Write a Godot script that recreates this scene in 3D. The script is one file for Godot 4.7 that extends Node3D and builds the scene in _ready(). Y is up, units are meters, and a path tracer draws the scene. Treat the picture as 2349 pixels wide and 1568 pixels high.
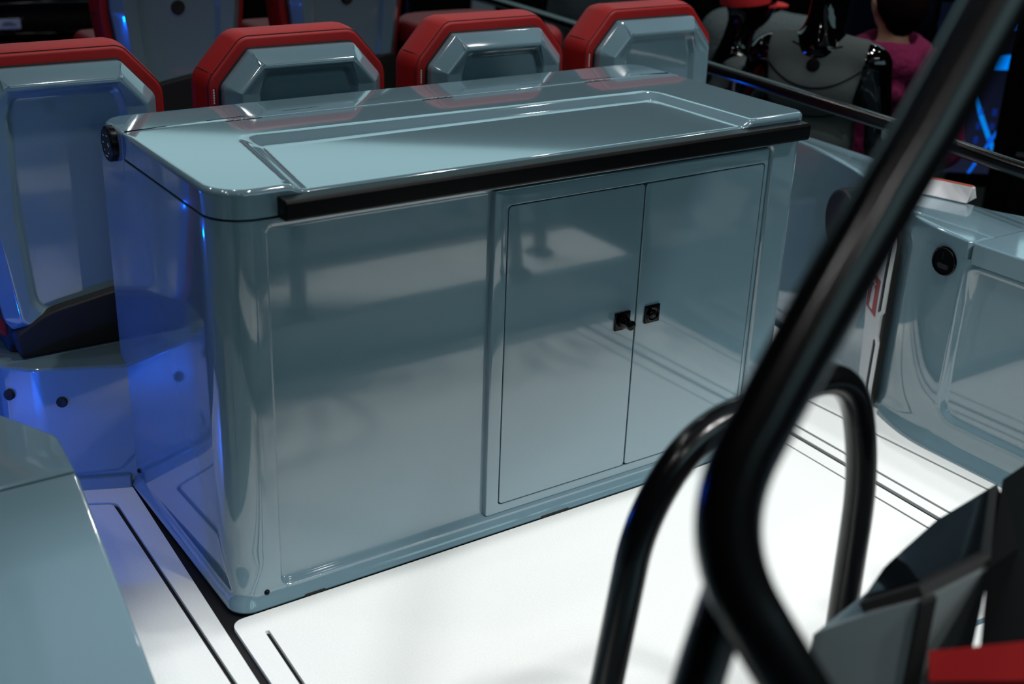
extends Node3D
# A boat cockpit on a show stand: grey console cabinet, red seats behind it, white deck, black grab rails in front.

# ---------------------------------------------------------------- mesh helpers
class MB:
	var t := PackedVector3Array()   # triangle soup, counter-clockwise seen from outside

	func tri(a: Vector3, b: Vector3, c: Vector3) -> void:
		if (b - a).cross(c - a).length_squared() > 1e-16:
			t.append(a); t.append(b); t.append(c)

	func quad(a: Vector3, b: Vector3, c: Vector3, d: Vector3) -> void:
		tri(a, b, c); tri(a, c, d)

	func orient(from: int) -> void:   # the closed piece that began at corner «from» is turned right side out
		if from >= t.size():
			return
		var o := t[from]
		var vol := 0.0
		for i in range(from, t.size(), 3):
			vol += (t[i] - o).dot((t[i + 1] - o).cross(t[i + 2] - o))
		if vol < 0.0:
			for i in range(from, t.size(), 3):
				var s := t[i + 1]
				t[i + 1] = t[i + 2]
				t[i + 2] = s

	func loft(rings: Array, cap0 := true, cap1 := true, loop := false) -> void:
		var from := t.size()
		var n: int = rings[0].size()
		for k in range(rings.size() if loop else rings.size() - 1):
			var a: PackedVector3Array = rings[k]
			var b: PackedVector3Array = rings[(k + 1) % rings.size()]
			for i in n:
				var j := (i + 1) % n
				quad(a[i], a[j], b[j], b[i])
		if not loop:
			for e in [[rings[0], cap0, true], [rings[-1], cap1, false]]:
				if e[1]:
					var r: PackedVector3Array = e[0]
					var m := Vector3.ZERO
					for p in r:
						m += p
					m /= n
					for i in n:
						var j := (i + 1) % n
						if e[2]:
							tri(m, r[j], r[i])
						else:
							tri(m, r[i], r[j])
		orient(from)

	func slab(poly: PackedVector2Array, w0: float, w1: float, re: float, x: Transform3D, re0 := 0.0) -> void:
		# a flat polygon pushed out from w0 to w1, its far edge (and near edge) rounded
		var rings := []
		var add := func(d: float, w: float) -> void:
			var r := PackedVector3Array()
			for p in MB.inset(poly, d):
				r.append(x * Vector3(p.x, p.y, w))
			rings.append(r)
		var dir := signf(w1 - w0)
		if re0 > 0.0:
			for s in [0.0, 0.5]:
				add.call(re0 * (1.0 - sin(s * PI / 2)), w0 + dir * re0 * (1.0 - cos(s * PI / 2)))
			add.call(0.0, w0 + dir * re0)
		else:
			add.call(0.0, w0)
		if re > 0.0:
			for s in 5:
				var q := s / 4.0 * PI / 2
				add.call(re * (1.0 - cos(q)), w1 - dir * re * (1.0 - sin(q)))
		else:
			add.call(0.0, w1)
		loft(rings)

	func flat_slab(poly: PackedVector2Array, w0: float, w1: float, x: Transform3D) -> void:   # the same for outlines of any shape, square edged
		var from := t.size()
		var ix := Geometry2D.triangulate_polygon(poly)
		for i in range(0, ix.size(), 3):
			for w in [w0, w1]:
				var q := []
				for k in 3:
					q.append(x * Vector3(poly[ix[i + k]].x, poly[ix[i + k]].y, w))
				if w == w1:
					tri(q[0], q[1], q[2])
				else:
					tri(q[0], q[2], q[1])
		var ccw := MB.area(poly) > 0.0
		var tri_ccw := true
		if ix.size() >= 3:
			tri_ccw = MB.area(PackedVector2Array([poly[ix[0]], poly[ix[1]], poly[ix[2]]])) > 0.0
		for i in poly.size():
			var j := (i + 1) % poly.size()
			var a := x * Vector3(poly[i].x, poly[i].y, w0)
			var b := x * Vector3(poly[j].x, poly[j].y, w0)
			var c := x * Vector3(poly[j].x, poly[j].y, w1)
			var d := x * Vector3(poly[i].x, poly[i].y, w1)
			if ccw == tri_ccw:
				quad(a, b, c, d)
			else:
				quad(b, a, d, c)
		orient(from)

	func box(c: Vector3, s: Vector3, re := 0.0, b := Basis.IDENTITY) -> void:
		var h := s / 2
		slab(MB.rrect(-h.x, -h.y, h.x, h.y, maxf(re, 0.0), 3), -h.z, h.z, re, Transform3D(b, c), re)

	func tube(path: PackedVector3Array, r: float, seg := 14, r_end := -1.0) -> void:
		var rings := []
		var n := path.size()
		var dir0 := (path[1] - path[0]).normalized()
		var u := dir0.cross(Vector3.UP if absf(dir0.y) < 0.9 else Vector3.RIGHT).normalized()
		for i in n:
			var d := (path[mini(i + 1, n - 1)] - path[maxi(i - 1, 0)]).normalized()
			u = (u - d * u.dot(d)).normalized()
			var v := d.cross(u)
			var rr := r if r_end < 0.0 else lerpf(r, r_end, float(i) / (n - 1))
			var ends := [[0.0, 1.0]]
			if i == 0:
				ends = [[-0.5 * rr, 0.75], [-0.2 * rr, 0.95], [0.0, 1.0]]
			elif i == n - 1:
				ends = [[0.0, 1.0], [0.2 * rr, 0.95], [0.5 * rr, 0.75]]
			for e in ends:
				var ring := PackedVector3Array()
				for k in seg:
					var a := TAU * k / seg
					ring.append(path[i] + d * e[0] + (u * cos(a) + v * sin(a)) * rr * e[1])
				rings.append(ring)
		loft(rings)

	func lathe(profile: Array, x: Transform3D, seg := 28) -> void:   # [radius, height] pairs turned about the local z axis
		var rings := []
		for p in profile:
			var ring := PackedVector3Array()
			for k in seg:
				var a := TAU * k / seg
				ring.append(x * Vector3(cos(a) * p[0], sin(a) * p[0], p[1]))
			rings.append(ring)
		loft(rings)

	func sheet(nu: int, nv: int, front: Callable, back: Callable) -> void:   # a closed skin: a front grid, a back grid and the rim
		var from := t.size()
		var f := []
		var g := []
		for i in nu:
			f.append(PackedVector3Array())
			g.append(PackedVector3Array())
			for j in nv:
				f[i].append(front.call(i, j))
				g[i].append(back.call(i, j))
		for i in nu - 1:
			for j in nv - 1:
				quad(f[i][j], f[i + 1][j], f[i + 1][j + 1], f[i][j + 1])
				quad(g[i][j], g[i][j + 1], g[i + 1][j + 1], g[i + 1][j])
		for i in nu - 1:
			quad(f[i][0], g[i][0], g[i + 1][0], f[i + 1][0])
			quad(f[i][nv - 1], f[i + 1][nv - 1], g[i + 1][nv - 1], g[i][nv - 1])
		for j in nv - 1:
			quad(f[0][j], f[0][j + 1], g[0][j + 1], g[0][j])
			quad(f[nu - 1][j], g[nu - 1][j], g[nu - 1][j + 1], f[nu - 1][j + 1])
		orient(from)

	func mesh(angle := 38.0) -> ArrayMesh:
		var n := t.size() / 3
		var fn := PackedVector3Array()
		var fu := PackedVector3Array()
		var head := PackedInt32Array()
		var nxt := PackedInt32Array()
		var id := PackedInt32Array()
		nxt.resize(n * 3)
		id.resize(n * 3)
		var seen := {}
		for f in n:
			var c := (t[f * 3 + 1] - t[f * 3]).cross(t[f * 3 + 2] - t[f * 3])
			fn.append(c)
			fu.append(c.normalized())
			for k in 3:
				var at := f * 3 + k
				var key := Vector3i((t[at] * 20000.0).round())
				var v: int = seen.get(key, -1)
				if v < 0:
					v = head.size()
					seen[key] = v
					head.append(-1)
				id[at] = v
				nxt[at] = head[v]
				head[v] = at
		var lim := cos(deg_to_rad(angle))
		var vs := PackedVector3Array()
		var ns := PackedVector3Array()
		for f in n:
			for k in [0, 2, 1]:   # Godot's front faces run clockwise
				var at: int = f * 3 + k
				var s := Vector3.ZERO
				var c := head[id[at]]
				while c >= 0:
					if fu[f].dot(fu[c / 3]) > lim:
						s += fn[c / 3]
					c = nxt[c]
				vs.append(t[at])
				ns.append(s.normalized() if s.length_squared() > 0.0 else fu[f])
		var a := []
		a.resize(Mesh.ARRAY_MAX)
		a[Mesh.ARRAY_VERTEX] = vs
		a[Mesh.ARRAY_NORMAL] = ns
		var m := ArrayMesh.new()
		m.add_surface_from_arrays(Mesh.PRIMITIVE_TRIANGLES, a)
		return m

	static func area(p: PackedVector2Array) -> float:
		var s := 0.0
		for i in p.size():
			s += p[i].cross(p[(i + 1) % p.size()])
		return s / 2

	static func inset(p: PackedVector2Array, d: float) -> PackedVector2Array:
		if d == 0.0:
			return p
		var out := PackedVector2Array()
		var n := p.size()
		var s := signf(MB.area(p))
		for i in n:
			var a := (p[i] - p[(i + n - 1) % n])
			var b := (p[(i + 1) % n] - p[i])
			if a.length_squared() < 1e-14:
				a = b
			if b.length_squared() < 1e-14:
				b = a
			var na := Vector2(-a.y, a.x).normalized() * s
			var nb := Vector2(-b.y, b.x).normalized() * s
			var m := (na + nb).normalized()
			out.append(p[i] + m * d / maxf(m.dot(na), 0.4))
		return out

	static func rpoly(p: Array, r: Array, seg := 5) -> PackedVector2Array:   # corners rounded by radii
		var out := PackedVector2Array()
		var n := p.size()
		for i in n:
			var q: Vector2 = p[i]
			var a: Vector2 = (p[(i + n - 1) % n] - q)
			var b: Vector2 = (p[(i + 1) % n] - q)
			var rad: float = r[i % r.size()]
			if rad <= 0.0:
				out.append(q)
				continue
			var half := absf(a.angle_to(b)) / 2
			var cut := minf(rad / maxf(tan(half), 0.05), 0.48 * minf(a.length(), b.length()))
			var p0 := q + a.normalized() * cut
			var p2 := q + b.normalized() * cut
			var real := cut * tan(half)
			var c := q + (a.normalized() + b.normalized()).normalized() * (real / maxf(sin(half), 0.01))
			var a0 := (p0 - c).angle()
			var sweep := wrapf((p2 - c).angle() - a0, -PI, PI)
			for k in seg + 1:
				out.append(c + Vector2.from_angle(a0 + sweep * k / seg) * real)
		return out

	static func rrect(x0: float, y0: float, x1: float, y1: float, r: float, seg := 5) -> PackedVector2Array:
		return MB.rpoly([Vector2(x0, y0), Vector2(x1, y0), Vector2(x1, y1), Vector2(x0, y1)], [r], seg)

	static func fillet(p: Array, r: float, seg := 8) -> PackedVector3Array:   # a 3D path with rounded bends
		var out := PackedVector3Array([p[0]])
		for i in range(1, p.size() - 1):
			var q: Vector3 = p[i]
			var a: Vector3 = p[i - 1] - q
			var b: Vector3 = p[i + 1] - q
			var cut := minf(r, 0.49 * minf(a.length(), b.length()))
			var p0 := q + a.normalized() * cut
			var p2 := q + b.normalized() * cut
			for k in seg + 1:
				var s := float(k) / seg
				out.append(p0.lerp(q, s).lerp(q.lerp(p2, s), s))
		out.append(p[-1])
		return out

	static func spline(p: Array, n := 8) -> PackedVector3Array:
		var out := PackedVector3Array()
		for i in p.size() - 1:
			var a: Vector3 = p[maxi(i - 1, 0)]
			var b: Vector3 = p[i]
			var c: Vector3 = p[i + 1]
			var d: Vector3 = p[mini(i + 2, p.size() - 1)]
			for k in n:
				out.append(b.cubic_interpolate(c, a, d, float(k) / n))
		out.append(p[-1])
		return out


# A body as one skin: tapered capsules joined by a smooth minimum, meshed as surface nets.
class Flesh:
	var bones := []   # [a, b, ra, rb]
	var k := 0.03
	var cell := 0.014
	var cut = null   # cut(p, d) -> d

	func bone(a: Vector3, b: Vector3, ra: float, rb: float) -> void:
		bones.append([a, b, ra, rb])

	func pair(a: Vector3, b: Vector3, ra: float, rb: float) -> void:
		bone(a, b, ra, rb)
		bone(a * Vector3(-1, 1, 1), b * Vector3(-1, 1, 1), ra, rb)

	func value(p: Vector3) -> float:
		var s := 0.0
		for b in bones:
			var ba: Vector3 = b[1] - b[0]
			var h := clampf((p - b[0]).dot(ba) / maxf(ba.length_squared(), 1e-9), 0.0, 1.0)
			s += exp(-((p - b[0] - ba * h).length() - lerpf(b[2], b[3], h)) / k)
		return -k * log(maxf(s, 1e-30))

	func into(m: MB) -> void:
		var lo := Vector3.INF
		var hi := -Vector3.INF
		for b in bones:
			var r := maxf(b[2], b[3]) + 2.5 * k + 2 * cell
			for e in [b[0], b[1]]:
				lo = lo.min(e - Vector3.ONE * r)
				hi = hi.max(e + Vector3.ONE * r)
		var nx := int((hi.x - lo.x) / cell) + 2
		var ny := int((hi.y - lo.y) / cell) + 2
		var nz := int((hi.z - lo.z) / cell) + 2
		var f := PackedFloat32Array()
		f.resize(nx * ny * nz)
		for b in bones:
			var a: Vector3 = b[0]
			var ba: Vector3 = b[1] - a
			var l2 := maxf(ba.length_squared(), 1e-9)
			var r := maxf(b[2], b[3]) + 5.0 * k
			var g0 := ((a.min(b[1]) - Vector3.ONE * r - lo) / cell).floor().max(Vector3.ZERO)
			var g1 := ((a.max(b[1]) + Vector3.ONE * r - lo) / cell).ceil()
			for z in range(int(g0.z), mini(int(g1.z), nz - 1) + 1):
				for y in range(int(g0.y), mini(int(g1.y), ny - 1) + 1):
					var row := (z * ny + y) * nx
					for x in range(int(g0.x), mini(int(g1.x), nx - 1) + 1):
						var q := lo + Vector3(x, y, z) * cell - a
						var h := clampf(q.dot(ba) / l2, 0.0, 1.0)
						f[row + x] += exp(((b[2] + (b[3] - b[2]) * h) - (q - ba * h).length()) / k)
		for z in nz:
			for y in ny:
				for x in nx:
					var at := (z * ny + y) * nx + x
					var d := -k * log(f[at]) if f[at] > 1e-30 else 1.0
					if cut != null and d < 0.1:
						d = cut.call(lo + Vector3(x, y, z) * cell, d)
					f[at] = d
		var vert := {}
		var off := [0, 1, nx, nx + 1, nx * ny, nx * ny + 1, nx * ny + nx, nx * ny + nx + 1]
		for z in nz - 1:
			for y in ny - 1:
				for x in nx - 1:
					var at := (z * ny + y) * nx + x
					var inside := 0
					for o in off:
						if f[at + o] < 0.0:
							inside += 1
					if inside == 0 or inside == 8:
						continue
					var s := Vector3.ZERO
					var n := 0
					for e in [[0, 1], [2, 3], [4, 5], [6, 7], [0, 2], [1, 3], [4, 6], [5, 7], [0, 4], [1, 5], [2, 6], [3, 7]]:
						var da := f[at + off[e[0]]]
						var db := f[at + off[e[1]]]
						if (da < 0.0) != (db < 0.0):
							var w := da / (da - db)
							var pa := Vector3(e[0] & 1, (e[0] >> 1) & 1, e[0] >> 2)
							var pb := Vector3(e[1] & 1, (e[1] >> 1) & 1, e[1] >> 2)
							s += pa.lerp(pb, w)
							n += 1
					vert[at] = lo + (Vector3(x, y, z) + s / n) * cell
		var step := [1, nx, nx * ny]
		for at in vert:
			for ax in 3:
				var d0 := f[at]
				var d1 := f[at + step[ax]]
				if (d0 < 0.0) == (d1 < 0.0):
					continue
				var u: int = step[(ax + 1) % 3]
				var v: int = step[(ax + 2) % 3]
				if not (vert.has(at - u) and vert.has(at - v) and vert.has(at - u - v)):
					continue
				if d0 < 0.0:
					m.quad(vert[at], vert[at - u], vert[at - u - v], vert[at - v])
				else:
					m.quad(vert[at], vert[at - v], vert[at - u - v], vert[at - u])


const FLAT := Transform3D(Basis(Vector3(1, 0, 0), Vector3(0, 0, 1), Vector3(0, 1, 0)), Vector3.ZERO)   # outline (x, z), pushed up y
const SIDE := Transform3D(Basis(Vector3(0, 0, 1), Vector3(0, 1, 0), Vector3(-1, 0, 0)), Vector3.ZERO)   # outline (z, y), pushed towards -x
const RUN_X := Transform3D(Basis(Vector3(0, 0, 1), Vector3(0, 1, 0), Vector3(1, 0, 0)), Vector3.ZERO)   # profile (z, y), pushed along x

var used := {}
var M := {}


func mat(albedo: Color, rough := 0.5, metal := 0.0, spec := 0.5) -> StandardMaterial3D:
	var m := StandardMaterial3D.new()
	m.albedo_color = albedo
	m.roughness = rough
	m.metallic = metal
	m.metallic_specular = spec
	return m


func glow(c: Color, energy: float) -> StandardMaterial3D:
	var m := mat(Color(0.05, 0.05, 0.05), 0.4)
	m.emission_enabled = true
	m.emission = c
	m.emission_energy_multiplier = energy
	return m


func grain(m: StandardMaterial3D, freq: float, scale: Vector3, depth: float, lo := 1.0, fractal := 3, seed_ := 1) -> void:   # fine relief, and a mottle of the colour itself
	var n := FastNoiseLite.new()
	n.noise_type = FastNoiseLite.TYPE_SIMPLEX_SMOOTH
	n.frequency = freq
	n.fractal_octaves = fractal
	n.seed = seed_
	if depth > 0.0:
		var h := NoiseTexture2D.new()
		h.width = 512; h.height = 512; h.seamless = true; h.noise = n
		m.heightmap_enabled = true
		m.heightmap_texture = h
		m.heightmap_scale = depth
	if lo < 1.0:
		var a := NoiseTexture2D.new()
		a.width = 512; a.height = 512; a.seamless = true; a.noise = n
		var g := Gradient.new()
		g.set_color(0, Color(lo, lo, lo)); g.set_color(1, Color.WHITE)
		a.color_ramp = g
		m.albedo_texture = a
	m.uv1_triplanar = true
	m.uv1_scale = scale


func numbered(called: String) -> String:
	var n: int = used.get(called, 0)
	used[called] = n + 1
	return called if n == 0 else "%s_%03d" % [called, n]


func thing(called: String, label: String, category: String, at := Vector3.ZERO, turn := 0.0, group := "") -> Node3D:
	var o := Node3D.new()
	o.name = numbered(called)
	add_child(o)
	o.position = at
	o.rotation.y = turn
	tag(o, label, category, group)
	return o


func tag(o: Node, label: String, category: String, group := "") -> void:
	o.set_meta("label", label)
	o.set_meta("category", category)
	if group:
		o.set_meta("group", group)


func part(called: String, mb, m: Material, parent: Node, angle := 38.0, label := "") -> MeshInstance3D:
	var o := MeshInstance3D.new()
	o.name = called if parent != self else numbered(called)
	o.mesh = mb.mesh(angle) if mb is MB else mb
	o.material_override = m
	parent.add_child(o, true)
	if label:
		o.set_meta("label", label)
	return o


func struct(called: String, mb, m: Material, label: String, category: String) -> MeshInstance3D:
	var o := part(called, mb, m, self)
	o.set_meta("kind", "structure")
	tag(o, label, category)
	return o


func word(text: String, size: float, depth: float, x: Transform3D, m: Material, parent: Node, called := "lettering") -> void:
	var tm := TextMesh.new()
	tm.text = text
	var f := SystemFont.new()
	f.font_names = PackedStringArray(["Droid Sans"])
	tm.font = f
	tm.font_size = 32
	tm.pixel_size = size / 32.0
	tm.depth = depth
	var o := MeshInstance3D.new()
	o.name = called
	o.mesh = tm
	o.material_override = m
	o.transform = x
	parent.add_child(o, true)


# ---------------------------------------------------------------- scene
func _ready() -> void:
	# camera
	var cam := Camera3D.new()
	cam.name = "camera"
	cam.fov = 30.514
	cam.near = 0.05
	cam.far = 200.0
	cam.position = Vector3(-0.837, 1.6527, 2.1886)
	cam.rotation_degrees = Vector3(-23.333, -35.07, 2.208)
	var lens := CameraAttributesPhysical.new()
	lens.frustum_focal_length = 43.996
	lens.frustum_focus_distance = 3.0
	lens.frustum_near = 0.05
	lens.frustum_far = 200.0
	lens.exposure_aperture = 2.4
	cam.attributes = lens
	add_child(cam)
	cam.make_current()
	# a dark hall
	var env := Environment.new()
	env.background_mode = Environment.BG_COLOR
	env.background_color = Color(0.035, 0.045, 0.05)
	env.tonemap_mode = Environment.TONE_MAPPER_LINEAR
	env.tonemap_exposure = 1.0
	env.sdfgi_enabled = true
	env.ssao_enabled = true
	env.ssil_enabled = true
	var we := WorldEnvironment.new()
	we.name = "hall_air"
	we.environment = env
	add_child(we)
	# lamps
	M.lens = glow(Color(1.0, 0.99, 0.985), 14.0)
	M.lamp_body = mat(Color(0.03, 0.03, 0.03), 0.4)
	for p in [[0.5, 4.8, 3.45], [1.5, 4.8, 3.6], [2.3, 4.8, 3.4], [3.2, 4.8, 3.3]]:
		ceiling_spot(Vector3(p[0], p[1], p[2]), Vector3(0.9, 0.0, 0.5), 6.4, 22.0, 0.10)
	for p in [[0.9, 4.8, 0.06], [1.8, 4.8, 0.0], [2.7, 4.8, 0.1]]:
		ceiling_spot(Vector3(p[0], p[1], p[2]), Vector3(1.1, 0.9, -0.25), 3.1, 26.0, 0.07)
	for p in [[2.2, 5.2, 0.5], [3.8, 5.2, -0.2]]:
		ceiling_spot(Vector3(p[0], p[1], p[2]), Vector3(2.95, 0.6, -1.2), 6.5, 15.0, 0.07)
	for p in [[-1.3, 5.0, -1.3], [-1.7, 5.0, -0.3]]:
		ceiling_spot(Vector3(p[0], p[1], p[2]), Vector3(-0.3, 0.0, -0.6), 1.0, 30.0, 0.09)
	for p in [[-3.2, 5.2, 1.6], [-0.6, 5.4, -4.6], [2.0, 5.4, -5.4], [5.2, 5.4, -4.6], [6.4, 5.4, -2.2], [5.0, 5.2, 0.4], [0.4, 5.2, 4.0], [2.6, 5.2, 3.4], [-2.2, 5.3, 4.4]]:
		ceiling_spot(Vector3(p[0], p[1], p[2]), Vector3(p[0], 0.0, p[2]).lerp(Vector3(1.6, 0, -0.8), 0.5), 1.1, 40.0, 0.06)
	light_banner(Vector3(5.0, 3.9, -6.0), Vector2(11.0, 2.1), Vector3(1.0, 0.6, -0.4), 0.85, "long glowing white light box hung high behind the seats")
	light_banner(Vector3(2.4, 4.3, 7.6), Vector2(9.0, 2.0), Vector3(1.2, 0.6, -0.5), 1.4, "long glowing white light box hung high behind the camera")
	materials()
	setting()
	console()
	seats()
	right_side()
	left_side()
	front_rails()
	roof()
	helm_seat()
	background()


func ceiling_spot(at: Vector3, aim: Vector3, energy: float, cone: float, size: float) -> void:
	var o := thing("ceiling_spotlight", "round black ceiling spotlight of the show hall above the boat", "spotlight", at, 0.0, "ceiling spotlights of the hall")
	var x := Transform3D(Basis.looking_at(aim - at, Vector3.FORWARD if absf((aim - at).normalized().y) > 0.99 else Vector3.UP), Vector3.ZERO)
	var b := MB.new()
	b.lathe([[size * 0.7, 0.22], [size * 1.1, 0.2], [size * 1.25, 0.02], [size * 1.25, 0.0], [size * 1.1, 0.0], [size * 1.05, 0.03]], x, 20)
	part("housing", b, M.lamp_body, o)
	var g := MB.new()
	g.lathe([[size, 0.012], [size, 0.004], [size * 0.9, 0.0]], x, 20)
	part("lamp_lens", g, M.lens, o)
	var l := SpotLight3D.new()
	l.name = "spot_light"
	l.light_color = Color(1.0, 0.99, 0.985)
	l.light_energy = energy
	l.light_size = size
	l.spot_angle = cone
	l.spot_angle_attenuation = 0.6
	l.spot_range = 40.0
	l.spot_attenuation = 2.0
	l.shadow_enabled = true
	l.transform = x * Transform3D(Basis.IDENTITY, Vector3(0, 0, -0.03))
	o.add_child(l)


func light_banner(at: Vector3, size: Vector2, aim: Vector3, radiance: float, label: String) -> void:
	var o := thing("ceiling_light_box", label, "light box", at)
	o.look_at_from_position(at, aim)
	var b := MB.new()
	b.box(Vector3(0, 0, 0.06), Vector3(size.x + 0.08, size.y + 0.08, 0.12), 0.01)
	part("housing", b, M.lamp_body, o)
	var g := MB.new()
	g.box(Vector3(0, 0, -0.01), Vector3(size.x, size.y, 0.02), 0.004)
	part("lamp_diffuser", g, glow(Color(0.78, 0.97, 1.0), radiance * 0.6), o)
	var l := AreaLight3D.new()
	l.name = "area_light"
	l.area_size = size
	l.light_color = Color(0.78, 0.97, 1.0)
	l.light_energy = radiance * 0.4 * size.x * size.y / PI
	l.area_range = 40.0
	l.shadow_enabled = true
	l.position = Vector3(0, 0, -0.03)
	o.add_child(l)


func materials() -> void:
	M.gel = mat(Color(0.405, 0.51, 0.555), 0.07, 0.0, 0.68)
	M.gel.clearcoat_enabled = true
	M.gel.clearcoat = 0.8
	M.gel.clearcoat_roughness = 0.03
	M.gel_dark = mat(Color(0.43, 0.47, 0.475), 0.12)
	M.deck = mat(Color(0.905, 0.925, 0.915), 0.85, 0.0, 0.3)
	grain(M.deck, 0.09, Vector3(3, 3, 3), 0.02, 0.97, 4)
	M.caulk = mat(Color(0.035, 0.04, 0.045), 0.6)
	M.sole = mat(Color(0.03, 0.03, 0.035), 0.9)
	M.black = mat(Color(0.02, 0.023, 0.027), 0.3, 0.0, 0.25)
	M.rail = mat(Color(0.02, 0.022, 0.026), 0.2)
	M.rubber = mat(Color(0.02, 0.02, 0.022), 0.7)
	M.chrome = mat(Color(0.16, 0.15, 0.155), 0.07, 1.0)
	M.steel = mat(Color(0.55, 0.56, 0.57), 0.2, 1.0)
	M.red = mat(Color(0.58, 0.065, 0.075), 0.55, 0.0, 0.4)
	grain(M.red, 0.12, Vector3(9, 9, 9), 0.02, 0.9, 3, 3)
	M.thread = mat(Color(0.16, 0.015, 0.02), 0.8)
	M.white = mat(Color(0.86, 0.87, 0.88), 0.4)
	M.mark = mat(Color(0.75, 0.77, 0.78), 0.5)
	M.sign_red = mat(Color(0.62, 0.06, 0.07), 0.4)
	M.orange = mat(Color(0.80, 0.28, 0.10), 0.4)
	M.gloss = mat(Color(0.008, 0.008, 0.01), 0.04)
	M.dull = mat(Color(0.010, 0.011, 0.014), 0.6, 0.0, 0.2)
	M.heather = mat(Color(0.33, 0.36, 0.36), 0.95, 0.0, 0.2)
	grain(M.heather, 0.11, Vector3(5, 14, 5), 0.12, 0.62, 4, 5)
	M.grey_cloth = mat(Color(0.36, 0.41, 0.42), 0.95, 0.0, 0.2)
	grain(M.grey_cloth, 0.03, Vector3(4, 4, 4), 0.5, 0.8, 4, 9)
	M.maroon = mat(Color(0.42, 0.12, 0.26), 0.95, 0.0, 0.2)
	grain(M.maroon, 0.02, Vector3(3, 3, 3), 0.6, 0.85, 4, 7)
	M.navy = mat(Color(0.06, 0.10, 0.17), 0.9, 0.0, 0.2)
	M.skin = mat(Color(0.75, 0.55, 0.45), 0.55)
	M.hair = mat(Color(0.10, 0.055, 0.04), 0.8, 0.0, 0.1)
	grain(M.hair, 0.08, Vector3(30, 6, 30), 0.2, 0.6, 3, 2)
	M.cap = mat(Color(0.66, 0.035, 0.06), 0.8)
	M.smoked = mat(Color(0.05, 0.065, 0.075), 0.06)


func strip(x0a: float, x0b: float, x1a: float, x1b: float, z0: float, z1: float, floor_: Node) -> void:   # a straight deck piece; its edges may run slightly askew
	var b := MB.new()
	b.slab(MB.rpoly([Vector2(x0a, z0), Vector2(x1a, z0), Vector2(x1b, z1), Vector2(x0b, z1)], [0.004], 3), -0.009, 0.0, 0.0015, FLAT)
	part("deck_panel", b, M.deck, floor_)


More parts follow.
